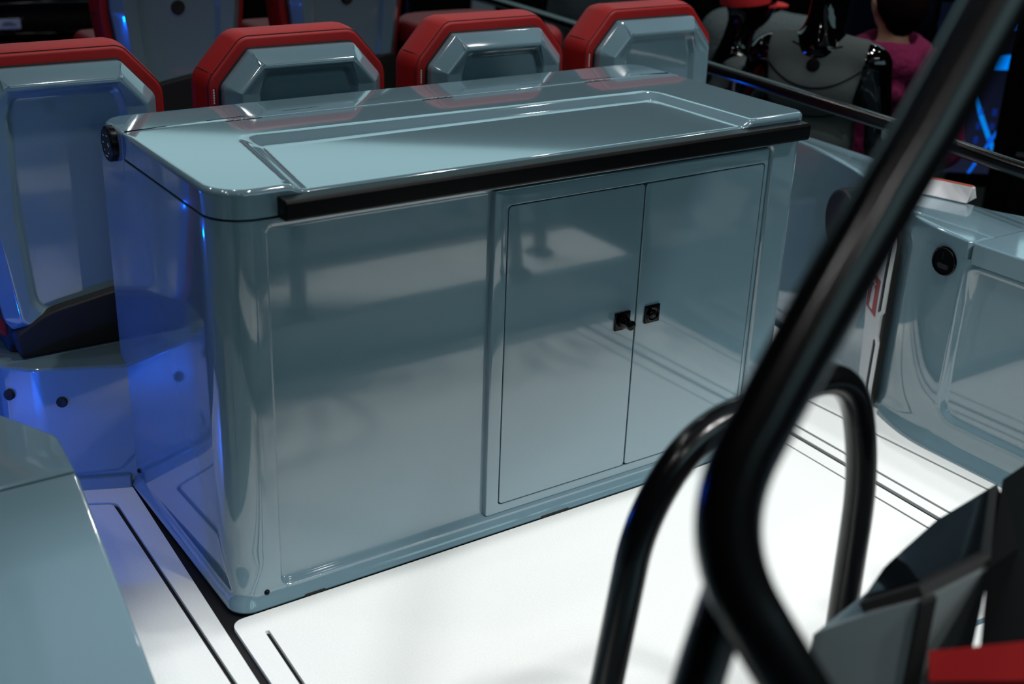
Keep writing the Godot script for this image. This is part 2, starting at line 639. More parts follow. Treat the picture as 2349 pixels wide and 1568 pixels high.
func setting() -> void:
	# hall ground and boat sole
	var b := MB.new()
	b.box(Vector3(0, -0.64, -2), Vector3(30, 0.08, 30))
	struct("floor", b, M.sole, "dark carpet of the show hall around the boat", "carpet")
	b = MB.new()
	b.box(Vector3(0.7, -0.05, -0.9), Vector3(3.3, 0.08, 5.2))
	var fl := struct("floor", b, M.caulk, "white panelled boat deck with black caulked joints", "deck")
	# left mat: an outer border and an inner piece with a black joint between
	var edge := func(z: float) -> float: return -0.0145 - 0.048 * (z + 0.68)
	var outer := [Vector2(edge.call(-0.665), -0.668), Vector2(-0.25, -0.775), Vector2(-0.34, -0.9), Vector2(-0.95, -0.9), Vector2(-0.95, 1.0), Vector2(edge.call(1.0), 1.0)]
	var ji := [Vector2(-0.117, 1.0), Vector2(-0.0745, -0.60), Vector2(-0.24, -0.685), Vector2(-0.36, -0.80), Vector2(-0.93, -0.80), Vector2(-0.93, 1.0)]
	var joint := MB.rpoly(ji, [0.0, 0.03, 0.08, 0.08, 0.0, 0.0], 6)
	var border := PackedVector2Array([Vector2(edge.call(1.0), 1.0), Vector2(edge.call(-0.655), -0.655), Vector2(-0.03, -0.674), Vector2(-0.25, -0.775), Vector2(-0.34, -0.9), Vector2(-0.95, -0.9), Vector2(-0.95, 1.0), Vector2(-0.9305, 1.0)])
	for i in range(joint.size() - 2, -1, -1):
		border.append(joint[i])
	b = MB.new()
	b.flat_slab(border, -0.009, 0.0, FLAT)
	part("deck_panel", b, M.deck, fl)
	b = MB.new()
	b.flat_slab(MB.inset(MB.rpoly(ji, [0.0, 0.03, 0.08, 0.08, 0.0, 0.0], 6), 0.0115), -0.009, 0.0, FLAT)
	part("deck_panel", b, M.deck, fl)
	# main panel in front of the console, with one short joint
	var le := func(z: float) -> float: return edge.call(z) + 0.0195 + 0.008 * z
	var s0 := Vector2(0.026, 0.085)
	var s1 := Vector2(-0.028, 1.0)
	var mainp := MB.rpoly([Vector2(le.call(0.0175), 0.0175), Vector2(1.634, 0.0175), Vector2(1.598, 1.0), s1 + Vector2(0.0052, 0), s0 + Vector2(0.0052, 0), s0 + Vector2(-0.0052, 0), s1 + Vector2(-0.0052, 0), Vector2(le.call(1.0), 1.0)], [0.028, 0.0, 0.0, 0.0, 0.004, 0.004, 0.0, 0.0], 5)
	b = MB.new()
	b.flat_slab(mainp, -0.009, 0.0, FLAT)
	part("deck_panel", b, M.deck, fl)
	# the strips of the right side, between straight joints
	strip(1.676, 1.598 + 0.0105, 1.732, 1.652, -1.1, 1.0, fl)
	strip(1.749, 1.6695, 1.775, 1.710, -1.1, 1.0, fl)
	strip(1.785, 1.7195, 1.869, 1.931, -1.1, 1.0, fl)
	strip(1.878, 1.940, 2.32, 2.02, -1.1, 1.0, fl)
	# lettering and a small emblem on the deck beside the plinth
	var tx := Transform3D(Basis(Vector3(0, 0, -1), Vector3(-1, 0, 0), Vector3(0, 1, 0)), Vector3(-0.33, 0.001, -0.97))
	word("OW", 0.06, 0.001, tx, M.caulk, fl)
	b = MB.new()
	b.slab(MB.rrect(-0.915, -0.35, -0.88, -0.315, 0.006), 0.0, 0.0012, 0.0, Transform3D(Basis(Vector3(0, 0, 1), Vector3(1, 0, 0), Vector3(0, 1, 0)), Vector3.ZERO))
	part("emblem", b, M.caulk, fl)
	# dark sole under the rear seats, raised
	b = MB.new()
	b.box(Vector3(0.75, 0.10, -2.6), Vector3(3.1, 0.32, 1.6), 0.01)
	struct("floor", b, M.sole, "raised black sole under the rear seats", "deck")
	b = MB.new()
	b.box(Vector3(0.65, -0.004, -1.45), Vector3(1.95, 0.014, 0.74), 0.002)
	part("deck_panel", b, M.sole, fl)
	# steps up towards the camera
	b = MB.new()
	b.slab(MB.rrect(1.012, -0.02, 1.47, 0.18, 0.012), -0.98, 1.96, 0.006, RUN_X)
	b.slab(MB.rrect(1.45, -0.02, 1.95, 0.36, 0.012), -0.98, 1.96, 0.006, RUN_X)
	b.slab(MB.rrect(1.93, -0.02, 3.4, 0.40, 0.012), -0.98, 1.96, 0.006, RUN_X)
	var st := struct("floor", b, M.gel, "moulded grey steps at the front end of the cockpit", "steps")
	b = MB.new()
	b.slab(MB.rrect(1.035, -0.9, 1.44, 1.93, 0.02), 0.0, 1.0, 0.0, Transform3D(Basis(Vector3(0, 0, 1), Vector3(1, 0, 0), Vector3(0, 0.006, 0)), Vector3(0, 0.18, 0)))
	part("tread_mat", b, M.deck, st)
	# left hull side
	b = MB.new()
	b.slab(MB.rpoly([Vector2(-1.3, -0.6), Vector2(-1.02, -0.6), Vector2(-1.06, 0.0), Vector2(-1.12, 0.62), Vector2(-1.3, 0.62)], [0.0, 0.0, 0.05, 0.02, 0.03], 4), -3.4, 1.0, 0.0, Transform3D.IDENTITY)
	struct("wall_left", b, M.gel, "grey moulded inner side of the hull on the left", "hull side")
	# right hull side: an S-curve that swings in to the side locker, coaming on top
	var rows := [[-3.3, 2.44, 2.53, 2.60], [-2.4, 2.42, 2.51, 2.575], [-1.6, 2.38, 2.45, 2.515], [-1.0, 2.34, 2.40, 2.465], [-0.8, 2.315, 2.385, 2.455], [-0.69, 2.30, 2.366, 2.45], [-0.62, 2.285, 2.352, 2.447], [-0.54, 2.262, 2.330, 2.443], [-0.46, 2.233, 2.302, 2.437], [-0.38, 2.20, 2.268, 2.42], [-0.3, 2.166, 2.226, 2.395], [-0.22, 2.132, 2.183, 2.365], [-0.14, 2.103, 2.140, 2.335], [-0.07, 2.08, 2.103, 2.308], [0.0, 2.062, 2.07, 2.288], [0.046, 2.062, 2.062, 2.282], [0.12, 2.062, 2.062, 2.290], [0.2, 2.062, 2.062, 2.322], [0.285, 2.062, 2.062, 2.345], [0.290, 2.062, 2.062, 2.345], [0.6, 2.062, 2.062, 2.36], [1.1, 2.062, 2.062, 2.36]]
	var rings := []
	for r in rows:
		var ring := PackedVector3Array()
		var yt := 0.62 if r[0] < 0.288 else 0.563
		var sec := MB.rpoly([Vector2(r[1] - 0.02, -0.02), Vector2(r[1], 0.05), Vector2(r[2], yt), Vector2(r[3], yt), Vector2(r[3] + 0.03, 0.5), Vector2(r[3] + 0.02, -0.5), Vector2(r[1] + 0.1, -0.5)], [0.0, 0.05, 0.012, 0.012, 0.05, 0.0, 0.0], 5)
		for p in sec:
			ring.append(Vector3(p.x, p.y, r[0]))
		rings.append(ring)
	b = MB.new()
	b.loft(rings)
	struct("wall_right", b, M.gel, "grey moulded inner side of the hull on the right with a flat coaming", "hull side")


func sd_rrect(x: float, y: float, x0: float, y0: float, x1: float, y1: float, r: float) -> float:
	var qx := absf(x - (x0 + x1) / 2) - (x1 - x0) / 2 + r
	var qy := absf(y - (y0 + y1) / 2) - (y1 - y0) / 2 + r
	return Vector2(maxf(qx, 0), maxf(qy, 0)).length() + minf(maxf(qx, qy), 0.0) - r


func console() -> void:
	var o := thing("console_cabinet", "large glossy grey console cabinet with hinged lid and black front bar", "cabinet")
	# body: rings of one outline at rising heights, the front pressed in
	var plan := []   # [x, z, nx, nz]
	for z in [-0.70, -0.66, -0.55, -0.4, -0.25, -0.15, -0.1]:
		plan.append([0.0, z, -1.0, 0.0])
	for i in 13:
		var a := PI - i / 12.0 * PI / 2
		plan.append([0.0, 0.0, cos(a), sin(a), a])
	for x in [0.0965, 0.1, 0.103, 0.106, 0.109, 0.112, 0.116, 0.125, 0.14, 0.3, 0.5, 0.8, 1.1, 1.3, 1.45, 1.466, 1.476, 1.48, 1.483, 1.486, 1.489, 1.492, 1.496, 1.52]:
		plan.append([x, 0.0, 0.0, 1.0])
	for i in 9:
		var a := PI / 2 - i / 8.0 * PI / 2
		plan.append([1.56 + cos(a) * 0.04, -0.04 + sin(a) * 0.04, cos(a), sin(a)])
	for z in [-0.2, -0.5, -0.70]:
		plan.append([1.6, z, 1.0, 0.0])
	var rings := []
	for y in [0.0, 0.004, 0.009, 0.015, 0.022, 0.03, 0.036, 0.039, 0.042, 0.045, 0.048, 0.052, 0.06, 0.075, 0.09, 0.105, 0.12, 0.14, 0.25, 0.5, 0.75, 0.84, 0.855, 0.862, 0.866, 0.87, 0.874, 0.878, 0.886]:
		var off := 0.015 * (1.0 - smoothstep(0.0, 0.035, y))
		var rc := lerpf(0.035, 0.09, smoothstep(0.0, 0.13, y))   # the corner tightens towards the foot
		if y < 0.004:
			off = 0.013
		var ring := PackedVector3Array()
		for p in plan:
			var rec := 0.0
			if p[3] > 0.9 and p[0] > 0.085:
				rec = 0.02 * smoothstep(0.0, 0.012, -sd_rrect(p[0], y, 0.1, 0.036, 1.492, 0.876, 0.02))
			var at := Vector2(p[0], p[1])
			if p.size() > 4:
				at = Vector2(rc + p[2] * rc, -rc + p[3] * rc)
			ring.append(Vector3(at.x + p[2] * off, y, at.y + p[3] * (off - rec)))
		rings.append(ring)
	var b := MB.new()
	b.loft(rings)
	# the fixed rear ledge that carries the hinges
	b.slab(MB.rpoly([Vector2(-0.001, -0.5345), Vector2(1.601, -0.5345), Vector2(1.601, -0.70), Vector2(-0.001, -0.70)], [0.003, 0.003, 0.06, 0.06], 6), 0.84, 0.95, 0.010, FLAT)
	part("body", b, M.gel, o)
	# lid: a height field on a plan with rounded front corners, pressed in between two raised borders
	var zs := []
	for i in 13:
		zs.append(-0.5335 + 0.012 * (1.0 - cos(i / 12.0 * PI / 2)))
	for i in 31:
		zs.append(lerpf(-0.515, -0.09, i / 30.0))
	for i in range(1, 33):
		zs.append(lerpf(-0.09, 0.005, sin(i / 32.0 * PI / 2)))
	var ss := []
	for i in 14:
		ss.append(0.016 * (1.0 - cos(i / 13.0 * PI / 2)))
	for i in range(1, 15):
		ss.append(lerpf(0.016, 0.09, i / 14.0))
	for i in range(1, 25):
		ss.append(lerpf(0.09, 0.16, i / 24.0))
	for i in range(1, 13):
		ss.append(lerpf(0.16, 0.83, i / 12.0))
	for i in range(1, 25):
		ss.append(lerpf(0.83, 0.90, i / 24.0))
	for i in range(1, 15):
		ss.append(lerpf(0.90, 0.984, i / 14.0))
	for i in range(1, 15):
		ss.append(1.0 - 0.016 * (1.0 - sin(i / 14.0 * PI / 2)))
	var zf := 0.005
	var lidpos := func(i: int, j: int) -> Vector3:
		var z: float = zs[j]
		var xa := 0.0
		var xb := 1.6
		var rl := 0.085
		var rr := 0.045
		if z > zf - rl:
			xa = rl - sqrt(maxf(0.0, rl * rl - pow(z - zf + rl, 2)))
		if z > zf - rr:
			xb = 1.6 - rr + sqrt(maxf(0.0, rr * rr - pow(z - zf + rr, 2)))
		var x := lerpf(xa, xb, ss[i])
		# distance to the outline
		var d := minf(minf(x, 1.6 - x), minf(zf - z, z + 0.5335))
		if x < rl and z > zf - rl:
			d = rl - Vector2(x - rl, z - zf + rl).length()
		elif x > 1.6 - rr and z > zf - rr:
			d = rr - Vector2(x - 1.6 + rr, z - zf + rr).length()
		# the pressed field, open to the front
		var s := clampf((z + 0.375) / 0.38, 0.0, 1.0)
		var dl := x - lerpf(0.206, 0.148, s)
		var dr := lerpf(1.394, 1.404, s) - x
		var db := z + 0.392 - 0.022 * x / 1.6
		var rc := 0.045
		var q := Vector2(rc - minf(dl, dr), rc - db)
		var rd := rc - (Vector2(maxf(q.x, 0), maxf(q.y, 0)).length() + minf(maxf(q.x, q.y), 0.0))
		var y := 0.95 - 0.015 * smoothstep(0.0, 0.046, rd)
		var re := 0.013 if z > -0.5 or x < 0.03 or x > 1.57 else 0.006
		if z < -0.5:
			re = 0.004
		if d < re:
			y -= re - sqrt(maxf(0.0, re * re - pow(re - d, 2)))
		return Vector3(x, y, z)
	var lidback := func(i: int, j: int) -> Vector3:
		var p: Vector3 = lidpos.call(i, j)
		return Vector3(p.x, 0.893, p.z)
	b = MB.new()
	b.sheet(ss.size(), zs.size(), lidpos, lidback)
	part("lid", b, M.gel, o, 42.0)
	b = MB.new()   # the dark seal in the gap under the lid
	b.slab(MB.rpoly([Vector2(0.008, -0.525), Vector2(1.592, -0.525), Vector2(1.592, -0.012), Vector2(0.008, -0.012)], [0.0, 0.0, 0.04, 0.08], 6), 0.882, 0.896, 0.0, FLAT)
	part("seal", b, M.rubber, o)
	for h in [[0.244, 0.333], [0.769, 0.860], [1.286, 1.374]]:
		b = MB.new()
		b.slab(MB.rrect(h[0], -0.5375, h[1], -0.5305, 0.003), 0.93, 0.9508, 0.0008, FLAT)
		var hg := part("hinge", b, M.rubber, o)
		b = MB.new()
		for k in [0.22, 0.42, 0.52, 0.78]:
			b.box(Vector3(lerpf(h[0], h[1], k), 0.951, -0.534), Vector3(0.006, 0.002, 0.005), 0.0007)
		part("knuckle", b, M.steel, hg)
	# black front bar
	b = MB.new()
	b.slab(MB.rpoly([Vector2(0.002, 0.887), Vector2(0.044, 0.889), Vector2(0.0455, 0.925), Vector2(0.038, 0.932), Vector2(0.002, 0.932)], [0.003, 0.008, 0.004, 0.004, 0.002], 5), 0.125, 1.567, 0.004, RUN_X, 0.004)
	part("handle_bar", b, M.black, o, 50.0)
	# door frame, two doors and their latches
	b = MB.new()
	var fo := MB.rrect(0.643, 0.041, 1.482, 0.868, 0.008)
	var fi := MB.rrect(0.679, 0.0655, 1.4685, 0.8305, 0.010)
	rings = []
	for e in [[fo, 0.0, -0.021], [fo, 0.0, -0.009], [fo, 0.0015, -0.0055], [fo, 0.005, -0.004], [fi, -0.002, -0.004], [fi, -0.0004, -0.0048], [fi, 0.0, -0.0065], [fi, 0.0, -0.021]]:
		var ring := PackedVector3Array()
		for p in MB.inset(e[0], e[1]):
			ring.append(Vector3(p.x, p.y, e[2]))
		rings.append(ring)
	b.loft(rings, false, false, true)
	part("door_frame", b, M.gel, o)
	b = MB.new()
	b.slab(MB.rrect(0.675, 0.062, 1.472, 0.834, 0.010), -0.024, -0.0195, 0.0, Transform3D.IDENTITY)
	part("door_gap", b, M.rubber, o)
	for d in [[0.6815, 1.0725, 1.03, 0.485], [1.0765, 1.466, 1.125, 0.486]]:
		b = MB.new()
		b.slab(MB.rrect(d[0], 0.068, d[1], 0.828, 0.009), -0.0195, -0.0035, 0.0018, Transform3D.IDENTITY)
		var door := part("door", b, M.gel, o)
		b = MB.new()
		b.box(Vector3(d[2], d[3], -0.001), Vector3(0.047, 0.047, 0.006), 0.0015)
		part("latch_plate", b, M.chrome, door)
		var x := Transform3D(Basis.IDENTITY, Vector3(d[2], d[3], 0.002))
		b = MB.new()
		if d[2] < 1.1:
			b.lathe([[0.016, 0.0], [0.0165, 0.003], [0.0155, 0.011], [0.011, 0.016], [0.007, 0.019], [0.0068, 0.024], [0.011, 0.027], [0.0125, 0.030], [0.0125, 0.034], [0.011, 0.0355], [0.004, 0.036]], x)
		else:
			b.lathe([[0.0185, 0.0], [0.0185, 0.002], [0.0172, 0.0032], [0.0158, 0.0024], [0.0152, 0.0005], [0.0120, 0.0003], [0.0115, 0.0025], [0.0075, 0.0032]], x)
		part("latch_knob", b, M.chrome, door)
	# screw caps
	b = MB.new()
	b.lathe([[0.0065, 0.0], [0.0062, 0.003], [0.0042, 0.0055], [0.0015, 0.0064]], Transform3D(Basis(Vector3.UP, -0.27), Vector3(0.066, 0.034, -0.001)), 18)
	part("screw_cap", b, M.black, o)
	b = MB.new()
	b.lathe([[0.0065, 0.0], [0.0062, 0.003], [0.0042, 0.0055], [0.0015, 0.0064]], Transform3D(Basis(Vector3.UP, -PI / 2), Vector3(0.0, 0.053, -0.632)), 18)
	part("screw_cap", b, M.black, o)
	# round black keypad on the left end
	var kx := Transform3D(Basis(Vector3(0, 0, 1), Vector3(0, 1, 0), Vector3(-1, 0, 0)), Vector3(0.0, 0.912, -0.598))
	b = MB.new()
	b.lathe([[0.041, 0.0], [0.041, 0.012], [0.0395, 0.0155], [0.036, 0.017], [0.0355, 0.0165], [0.004, 0.0165]], kx, 36)
	var pad := part("control_pad", b, M.black, o)
	b = MB.new()
	for s in [[-0.017, 0.017, 0.008], [0.006, 0.019, 0.008], [-0.022, 0.0, 0.009], [0.014, 0.0, 0.012], [-0.014, -0.016, 0.004], [0.012, -0.019, 0.006], [-0.003, -0.028, 0.016]]:
		b.box(kx * Vector3(s[0], s[1], 0.0168), Vector3(0.001, 0.0022, s[2]))
	b.box(kx * Vector3(0.014, 0.0, 0.0168), Vector3(0.001, 0.011, 0.0022))
	part("symbol", b, M.mark, pad, 38.0, "small white symbols")
	# foot of dark sealant along the base
	b = MB.new()
	for e in [[0.15, 0.20], [0.80, 0.885]]:
		b = MB.new()
		b.box(Vector3((e[0] + e[1]) / 2, 0.003, 0.0135), Vector3(e[1] - e[0], 0.006, 0.006), 0.001)
		part("drain_slot", b, M.rubber, o)


func seat(called: String, label: String, at: Vector3, capped: bool, group: String) -> void:
	var o := thing(called, label, "seat", at, 0.0, group)
	var pts := [Vector2(-0.19, 0.045), Vector2(-0.228, 0.35), Vector2(-0.226, 0.612), Vector2(-0.147, 0.70), Vector2(0.147, 0.70), Vector2(0.226, 0.612), Vector2(0.228, 0.35), Vector2(0.19, 0.045)]
	var rad := [0.06, 0.2, 0.03, 0.016, 0.016, 0.03, 0.2, 0.06]
	var out := MB.rpoly(pts, rad, 5)
	var rec := MB.rpoly([Vector2(-0.125, 0.095), Vector2(-0.142, 0.35), Vector2(-0.137, 0.59), Vector2(-0.118, 0.642), Vector2(0.118, 0.642), Vector2(0.137, 0.59), Vector2(0.142, 0.35), Vector2(0.125, 0.095)], [0.05, 0.2, 0.03, 0.02, 0.02, 0.03, 0.2, 0.05], 5)
	var ring := func(p: PackedVector2Array, d: float, z: float) -> PackedVector3Array:
		var r := PackedVector3Array()
		for q in MB.inset(p, d):
			r.append(Vector3(q.x, q.y, z))
		return r
	var b := MB.new()
	b.loft([ring.call(out, 0.004, -0.02), ring.call(out, 0.0, -0.014), ring.call(out, 0.0, 0.004), ring.call(out, 0.002, 0.010), ring.call(out, 0.030, 0.041), ring.call(out, 0.033, 0.0435), ring.call(out, 0.037, 0.0445), ring.call(out, 0.043, 0.0435), ring.call(rec, -0.010, 0.037), ring.call(rec, -0.006, 0.0355), ring.call(rec, -0.002, 0.032), ring.call(rec, 0.006, 0.020), ring.call(rec, 0.010, 0.0175), ring.call(rec, 0.016, 0.017)])
	part("shell", b, M.gel, o, 34.0)
	b = MB.new()
	b.loft([ring.call(out, 0.03, -0.022), ring.call(out, -0.022, -0.019), ring.call(out, -0.028, -0.0215), ring.call(out, -0.0305, -0.027), ring.call(out, -0.034, -0.036), ring.call(out, -0.038, -0.06), ring.call(out, -0.039, -0.09), ring.call(out, -0.036, -0.12), ring.call(out, -0.028, -0.145), ring.call(out, -0.012, -0.165), ring.call(out, 0.05, -0.17)])
	var up := part("backrest", b, M.red, o, 50.0)
	b = MB.new()
	var loop: PackedVector3Array = ring.call(out, -0.0315, -0.0255)
	var path := PackedVector3Array()
	for i in range(6, out.size() - 6):
		path.append(loop[i])
	b.tube(path, 0.0011, 5)
	for c in [[17, 0.0], [30, 0.0], [8, 0.0]]:
		var r2 := []
		for e in [[-0.0225, -0.0195], [-0.0308, -0.027], [-0.0384, -0.06], [-0.0394, -0.09], [-0.0364, -0.12]]:
			r2.append(ring.call(out, e[0], e[1])[c[0]])
		b.tube(PackedVector3Array(r2), 0.0012, 5)
	part("seam", b, M.thread, up)
	b = MB.new()   # black foam between shell and upholstery
	b.loft([ring.call(out, 0.003, -0.015), ring.call(out, -0.003, -0.0165), ring.call(out, -0.003, -0.022), ring.call(out, 0.02, -0.024)])
	part("edge_foam", b, M.rubber, o)
	b = MB.new()
	b.box(Vector3(-0.243, 0.585, -0.0215), Vector3(0.014, 0.046, 0.004), 0.001)
	var tg := part("fabric_tag", b, M.rubber, o, 38.0, "small black tag")
	b = MB.new()
	for k in 6:
		b.box(Vector3(-0.243, 0.568 + k * 0.0066, -0.0192), Vector3(0.0035, 0.0045, 0.0006))
	part("print", b, M.mark, tg)
	b = MB.new()
	b.slab(MB.rrect(-0.22, -0.56, 0.22, -0.11, 0.06), 0.10, 0.21, 0.035, FLAT, 0.02)
	part("seat_cushion", b, M.red, o, 50.0)
	b = MB.new()
	b.slab(MB.rpoly([Vector2(-0.175, 0.0), Vector2(0.185, 0.0), Vector2(0.205, 0.155), Vector2(0.05, 0.132), Vector2(-0.10, 0.108), Vector2(-0.185, 0.06)], [0.01, 0.01, 0.03, 0.2, 0.2, 0.02], 4), -0.05, 0.053, 0.006, Transform3D.IDENTITY)
	b.slab(MB.rpoly([Vector2(-0.18, -0.5), Vector2(0.18, -0.5), Vector2(0.19, 0.0), Vector2(-0.19, 0.0)], [0.05, 0.05, 0.02, 0.02], 4), 0.0, 0.16, 0.01, FLAT)
	part("seat_base", b, M.rubber, o)
	if capped:
		b = MB.new()
		b.lathe([[0.024, 0.010], [0.024, 0.022], [0.021, 0.0245], [0.008, 0.0235]], Transform3D(Basis.IDENTITY, Vector3(0.0, 0.36, 0.0)), 24)
		part("plug", b, M.rubber, o, 38.0, "round black plug")


func seats() -> void:
	var z := -0.862
	seat("boat_seat", "red and grey seat left of the console, its whole tall shell showing", Vector3(-0.035, 0.343, z), false, "front row of red seats")
	seat("boat_seat", "red and grey seat peeping over the left half of the console lid", Vector3(0.596, 0.343, z), false, "front row of red seats")
	seat("boat_seat", "red and grey seat peeping over the middle of the console lid", Vector3(1.212, 0.343, z), false, "front row of red seats")
	seat("boat_seat", "red and grey seat behind the right rear corner of the console", Vector3(1.811, 0.343, z), false, "front row of red seats")
	seat("rear_seat", "dark blue lit rear seat with round black plug, the left one of two", Vector3(0.715, 0.60, -2.12), true, "second row of red seats")
	seat("rear_seat", "dark blue lit rear seat with round black plug, beside the black post", Vector3(1.365, 0.60, -2.12), true, "second row of red seats")
	# long plinth under the front row
	var o := thing("seat_plinth", "low grey moulded plinth with two black plugs under the left seat", "plinth")
	var plan := [Vector2(0.018, -0.650), Vector2(-0.20, -0.742), Vector2(-0.268, -0.80), Vector2(-0.285, -0.96), Vector2(-0.2, -1.42), Vector2(2.05, -1.42), Vector2(2.05, -0.715), Vector2(0.018, -0.715)]
	var b := MB.new()
	b.slab(MB.rpoly(plan, [0.004, 0.10, 0.06, 0.1, 0.08, 0.08, 0.02, 0.0], 6), 0.0, 0.338, 0.008, FLAT)
	part("body", b, M.gel, o)
	b = MB.new()
	b.slab(MB.rpoly([Vector2(-0.0145, -0.65), Vector2(-0.2, -0.728), Vector2(-0.29, -0.79), Vector2(-0.30, -0.9), Vector2(-0.2, -0.9), Vector2(-0.0145, -0.70)], [0.006, 0.1, 0.06, 0.0, 0.0, 0.0], 6), 0.0, 0.034, 0.004, FLAT)
	part("toe_strip", b, M.gel, o)
	var nrm := Vector3(-0.39, 0, 0.92).normalized()
	for p in [[Vector3(-0.15, 0.247, -0.719), nrm], [Vector3(-0.258, 0.265, -0.785), Vector3(-0.8, 0, 0.6)]]:
		b = MB.new()
		b.lathe([[0.0135, -0.006], [0.0135, 0.003], [0.0115, 0.0055], [0.009, 0.005], [0.003, 0.004]], Transform3D(Basis.looking_at(-p[1]), p[0]), 22)
		part("plug", b, M.rubber, o, 38.0, "round black plug")
	# a red cushion on a black base beyond, at the side
	var c := thing("side_bench", "low red cushion on a black rounded base behind the middle seat", "bench", Vector3(1.86, 0.26, -1.98))
	b = MB.new()
	b.slab(MB.rrect(-0.22, -0.3, 0.25, 0.28, 0.16, 8), 0.0, 0.48, 0.03, FLAT)
	part("base", b, M.rubber, c)
	b = MB.new()
	b.slab(MB.rrect(-0.25, -0.33, 0.28, 0.31, 0.18, 8), 0.51, 0.60, 0.04, FLAT, 0.02)
	part("cushion", b, M.red, c, 50.0)
	b = MB.new()
	b.slab(MB.rrect(-0.235, -0.315, 0.265, 0.295, 0.17, 8), 0.48, 0.515, 0.008, FLAT)
	part("rim", b, M.black, c)


func right_side() -> void:
	# side locker with drop-in lid and framed panel
	var o := thing("side_locker", "grey moulded side locker with lid seam and round black latch", "locker")
	var zs := [0.045, 0.06, 0.08, 0.10, 0.13, 0.17, 0.21, 0.25, 0.262, 0.266, 0.27, 0.274, 0.278, 0.282, 0.286, 0.29, 0.294, 0.298, 0.302, 0.306, 0.312, 0.32, 0.33, 0.34, 0.36, 0.45, 0.7, 1.0]
	var ys := [0.0, 0.005, 0.012, 0.02, 0.03, 0.05, 0.07, 0.09, 0.094, 0.098, 0.102, 0.106, 0.11, 0.114, 0.118, 0.122, 0.13, 0.14, 0.15, 0.165, 0.2, 0.3, 0.45, 0.54, 0.547, 0.5505, 0.554, 0.562, 0.572]
	var xof := func(z: float, y: float) -> float:
		var x := 1.98 + 0.058 * pow(clampf((0.26 - z) / 0.215, 0.0, 1.0), 1.8)
		x -= 0.02 * (1.0 - smoothstep(0.0, 0.05, y))
		var d := -sd_rrect(z, y, 0.276, 0.104, 1.4, 0.5535, 0.055)
		x += 0.012 * smoothstep(0.002, 0.012, d)
		x -= 0.004 * exp(-pow((d + 0.004) / 0.005, 2))
		return x
	var b := MB.new()
	b.sheet(zs.size(), ys.size(), func(i, j): return Vector3(xof.call(zs[i], ys[j]), ys[j], zs[i]), func(i, j): return Vector3(2.0605, ys[j], zs[i]))
	var top := []
	for z in [0.045, 0.06, 0.08, 0.10, 0.13, 0.17, 0.21, 0.25, 0.275, 0.2845]:
		top.append(Vector2(xof.call(z, 0.3), z))
	top.append(Vector2(2.0615, 0.2845))
	top.append(Vector2(2.0615, 0.045))
	b.slab(PackedVector2Array(top), 0.571, 0.622, 0.006, FLAT)
	part("body", b, M.gel, o, 45.0)
	b = MB.new()
	b.slab(MB.rpoly([Vector2(1.972, 0.291), Vector2(2.365, 0.291), Vector2(2.385, 1.0), Vector2(1.972, 1.0)], [0.008], 4), 0.566, 0.624, 0.006, FLAT)
	part("lid", b, M.gel, o)
	b = MB.new()
	b.box(Vector3(2.03, 0.565, 0.64), Vector3(0.08, 0.014, 0.70))
	part("seal", b, M.rubber, o)
	var lx := Transform3D(Basis(Vector3(0, 0, 1), Vector3(0, 1, 0), Vector3(-1, 0, 0)), Vector3(1.985, 0.544, 0.208)) * Transform3D(Basis(Vector3.UP, -0.04), Vector3.ZERO)
	b = MB.new()
	b.lathe([[0.041, -0.004], [0.041, 0.006], [0.0385, 0.0085], [0.036, 0.0075], [0.0355, 0.005], [0.006, 0.005]], lx, 36)
	var la := part("latch", b, M.chrome, o)
	b = MB.new()
	b.slab(MB.rpoly([Vector2(-0.018, -0.022), Vector2(0.014, -0.022), Vector2(0.020, -0.010), Vector2(-0.022, -0.006)], [0.008], 4), 0.004, 0.0055, 0.0, lx)
	b.slab(MB.rrect(-0.006, 0.004, -0.0045, 0.03, 0.0), 0.004, 0.0062, 0.0, lx)
	part("finger_pull", b, M.rubber, la)
	# white locker door with an extinguisher sign, on the slanted part of the hull side
	var dx := Vector3(-0.25, 0, 0.36).normalized()   # along the door, towards the camera
	var dn := Vector3(-dx.z, 0, dx.x)                  # out of the wall
	var door := thing("extinguisher_door", "narrow white locker door with a clear edge strip and extinguisher sign", "door", Vector3(2.032, 0.0, 0.012))
	door.basis = Basis(dx, Vector3.UP, dx.cross(Vector3.UP))
	var s := 1.0 if door.basis.z.dot(dn) > 0 else -1.0
	b = MB.new()
	b.slab(MB.rpoly([Vector2(-0.30, 0.02), Vector2(-0.012, 0.02), Vector2(-0.008, 0.21), Vector2(-0.022, 0.225), Vector2(-0.022, 0.295), Vector2(-0.006, 0.31), Vector2(-0.0, 0.545), Vector2(-0.30, 0.545)], [0.03, 0.004, 0.006, 0.01, 0.01, 0.006, 0.035, 0.03], 5), s * 0.004, s * 0.016, 0.003, Transform3D.IDENTITY)
	part("door_panel", b, M.white, door)
	b = MB.new()
	b.slab(MB.rpoly([Vector2(-0.30, 0.012), Vector2(-0.004, 0.012), Vector2(0.006, 0.555), Vector2(-0.30, 0.555)], [0.03, 0.004, 0.04, 0.03], 5), s * -0.01, s * 0.004, 0.0, Transform3D.IDENTITY)
	part("door_gap", b, M.rubber, door)
	b = MB.new()
	b.slab(MB.rpoly([Vector2(-0.034, 0.03), Vector2(-0.016, 0.03), Vector2(-0.012, 0.205), Vector2(-0.028, 0.22)], [0.003], 3), s * 0.016, s * 0.019, 0.001, Transform3D.IDENTITY)
	b.slab(MB.rpoly([Vector2(-0.030, 0.30), Vector2(-0.010, 0.315), Vector2(-0.004, 0.52), Vector2(-0.022, 0.52)], [0.003], 3), s * 0.016, s * 0.019, 0.001, Transform3D.IDENTITY)
	part("edge_strip", b, M.black, door)
	b = MB.new()
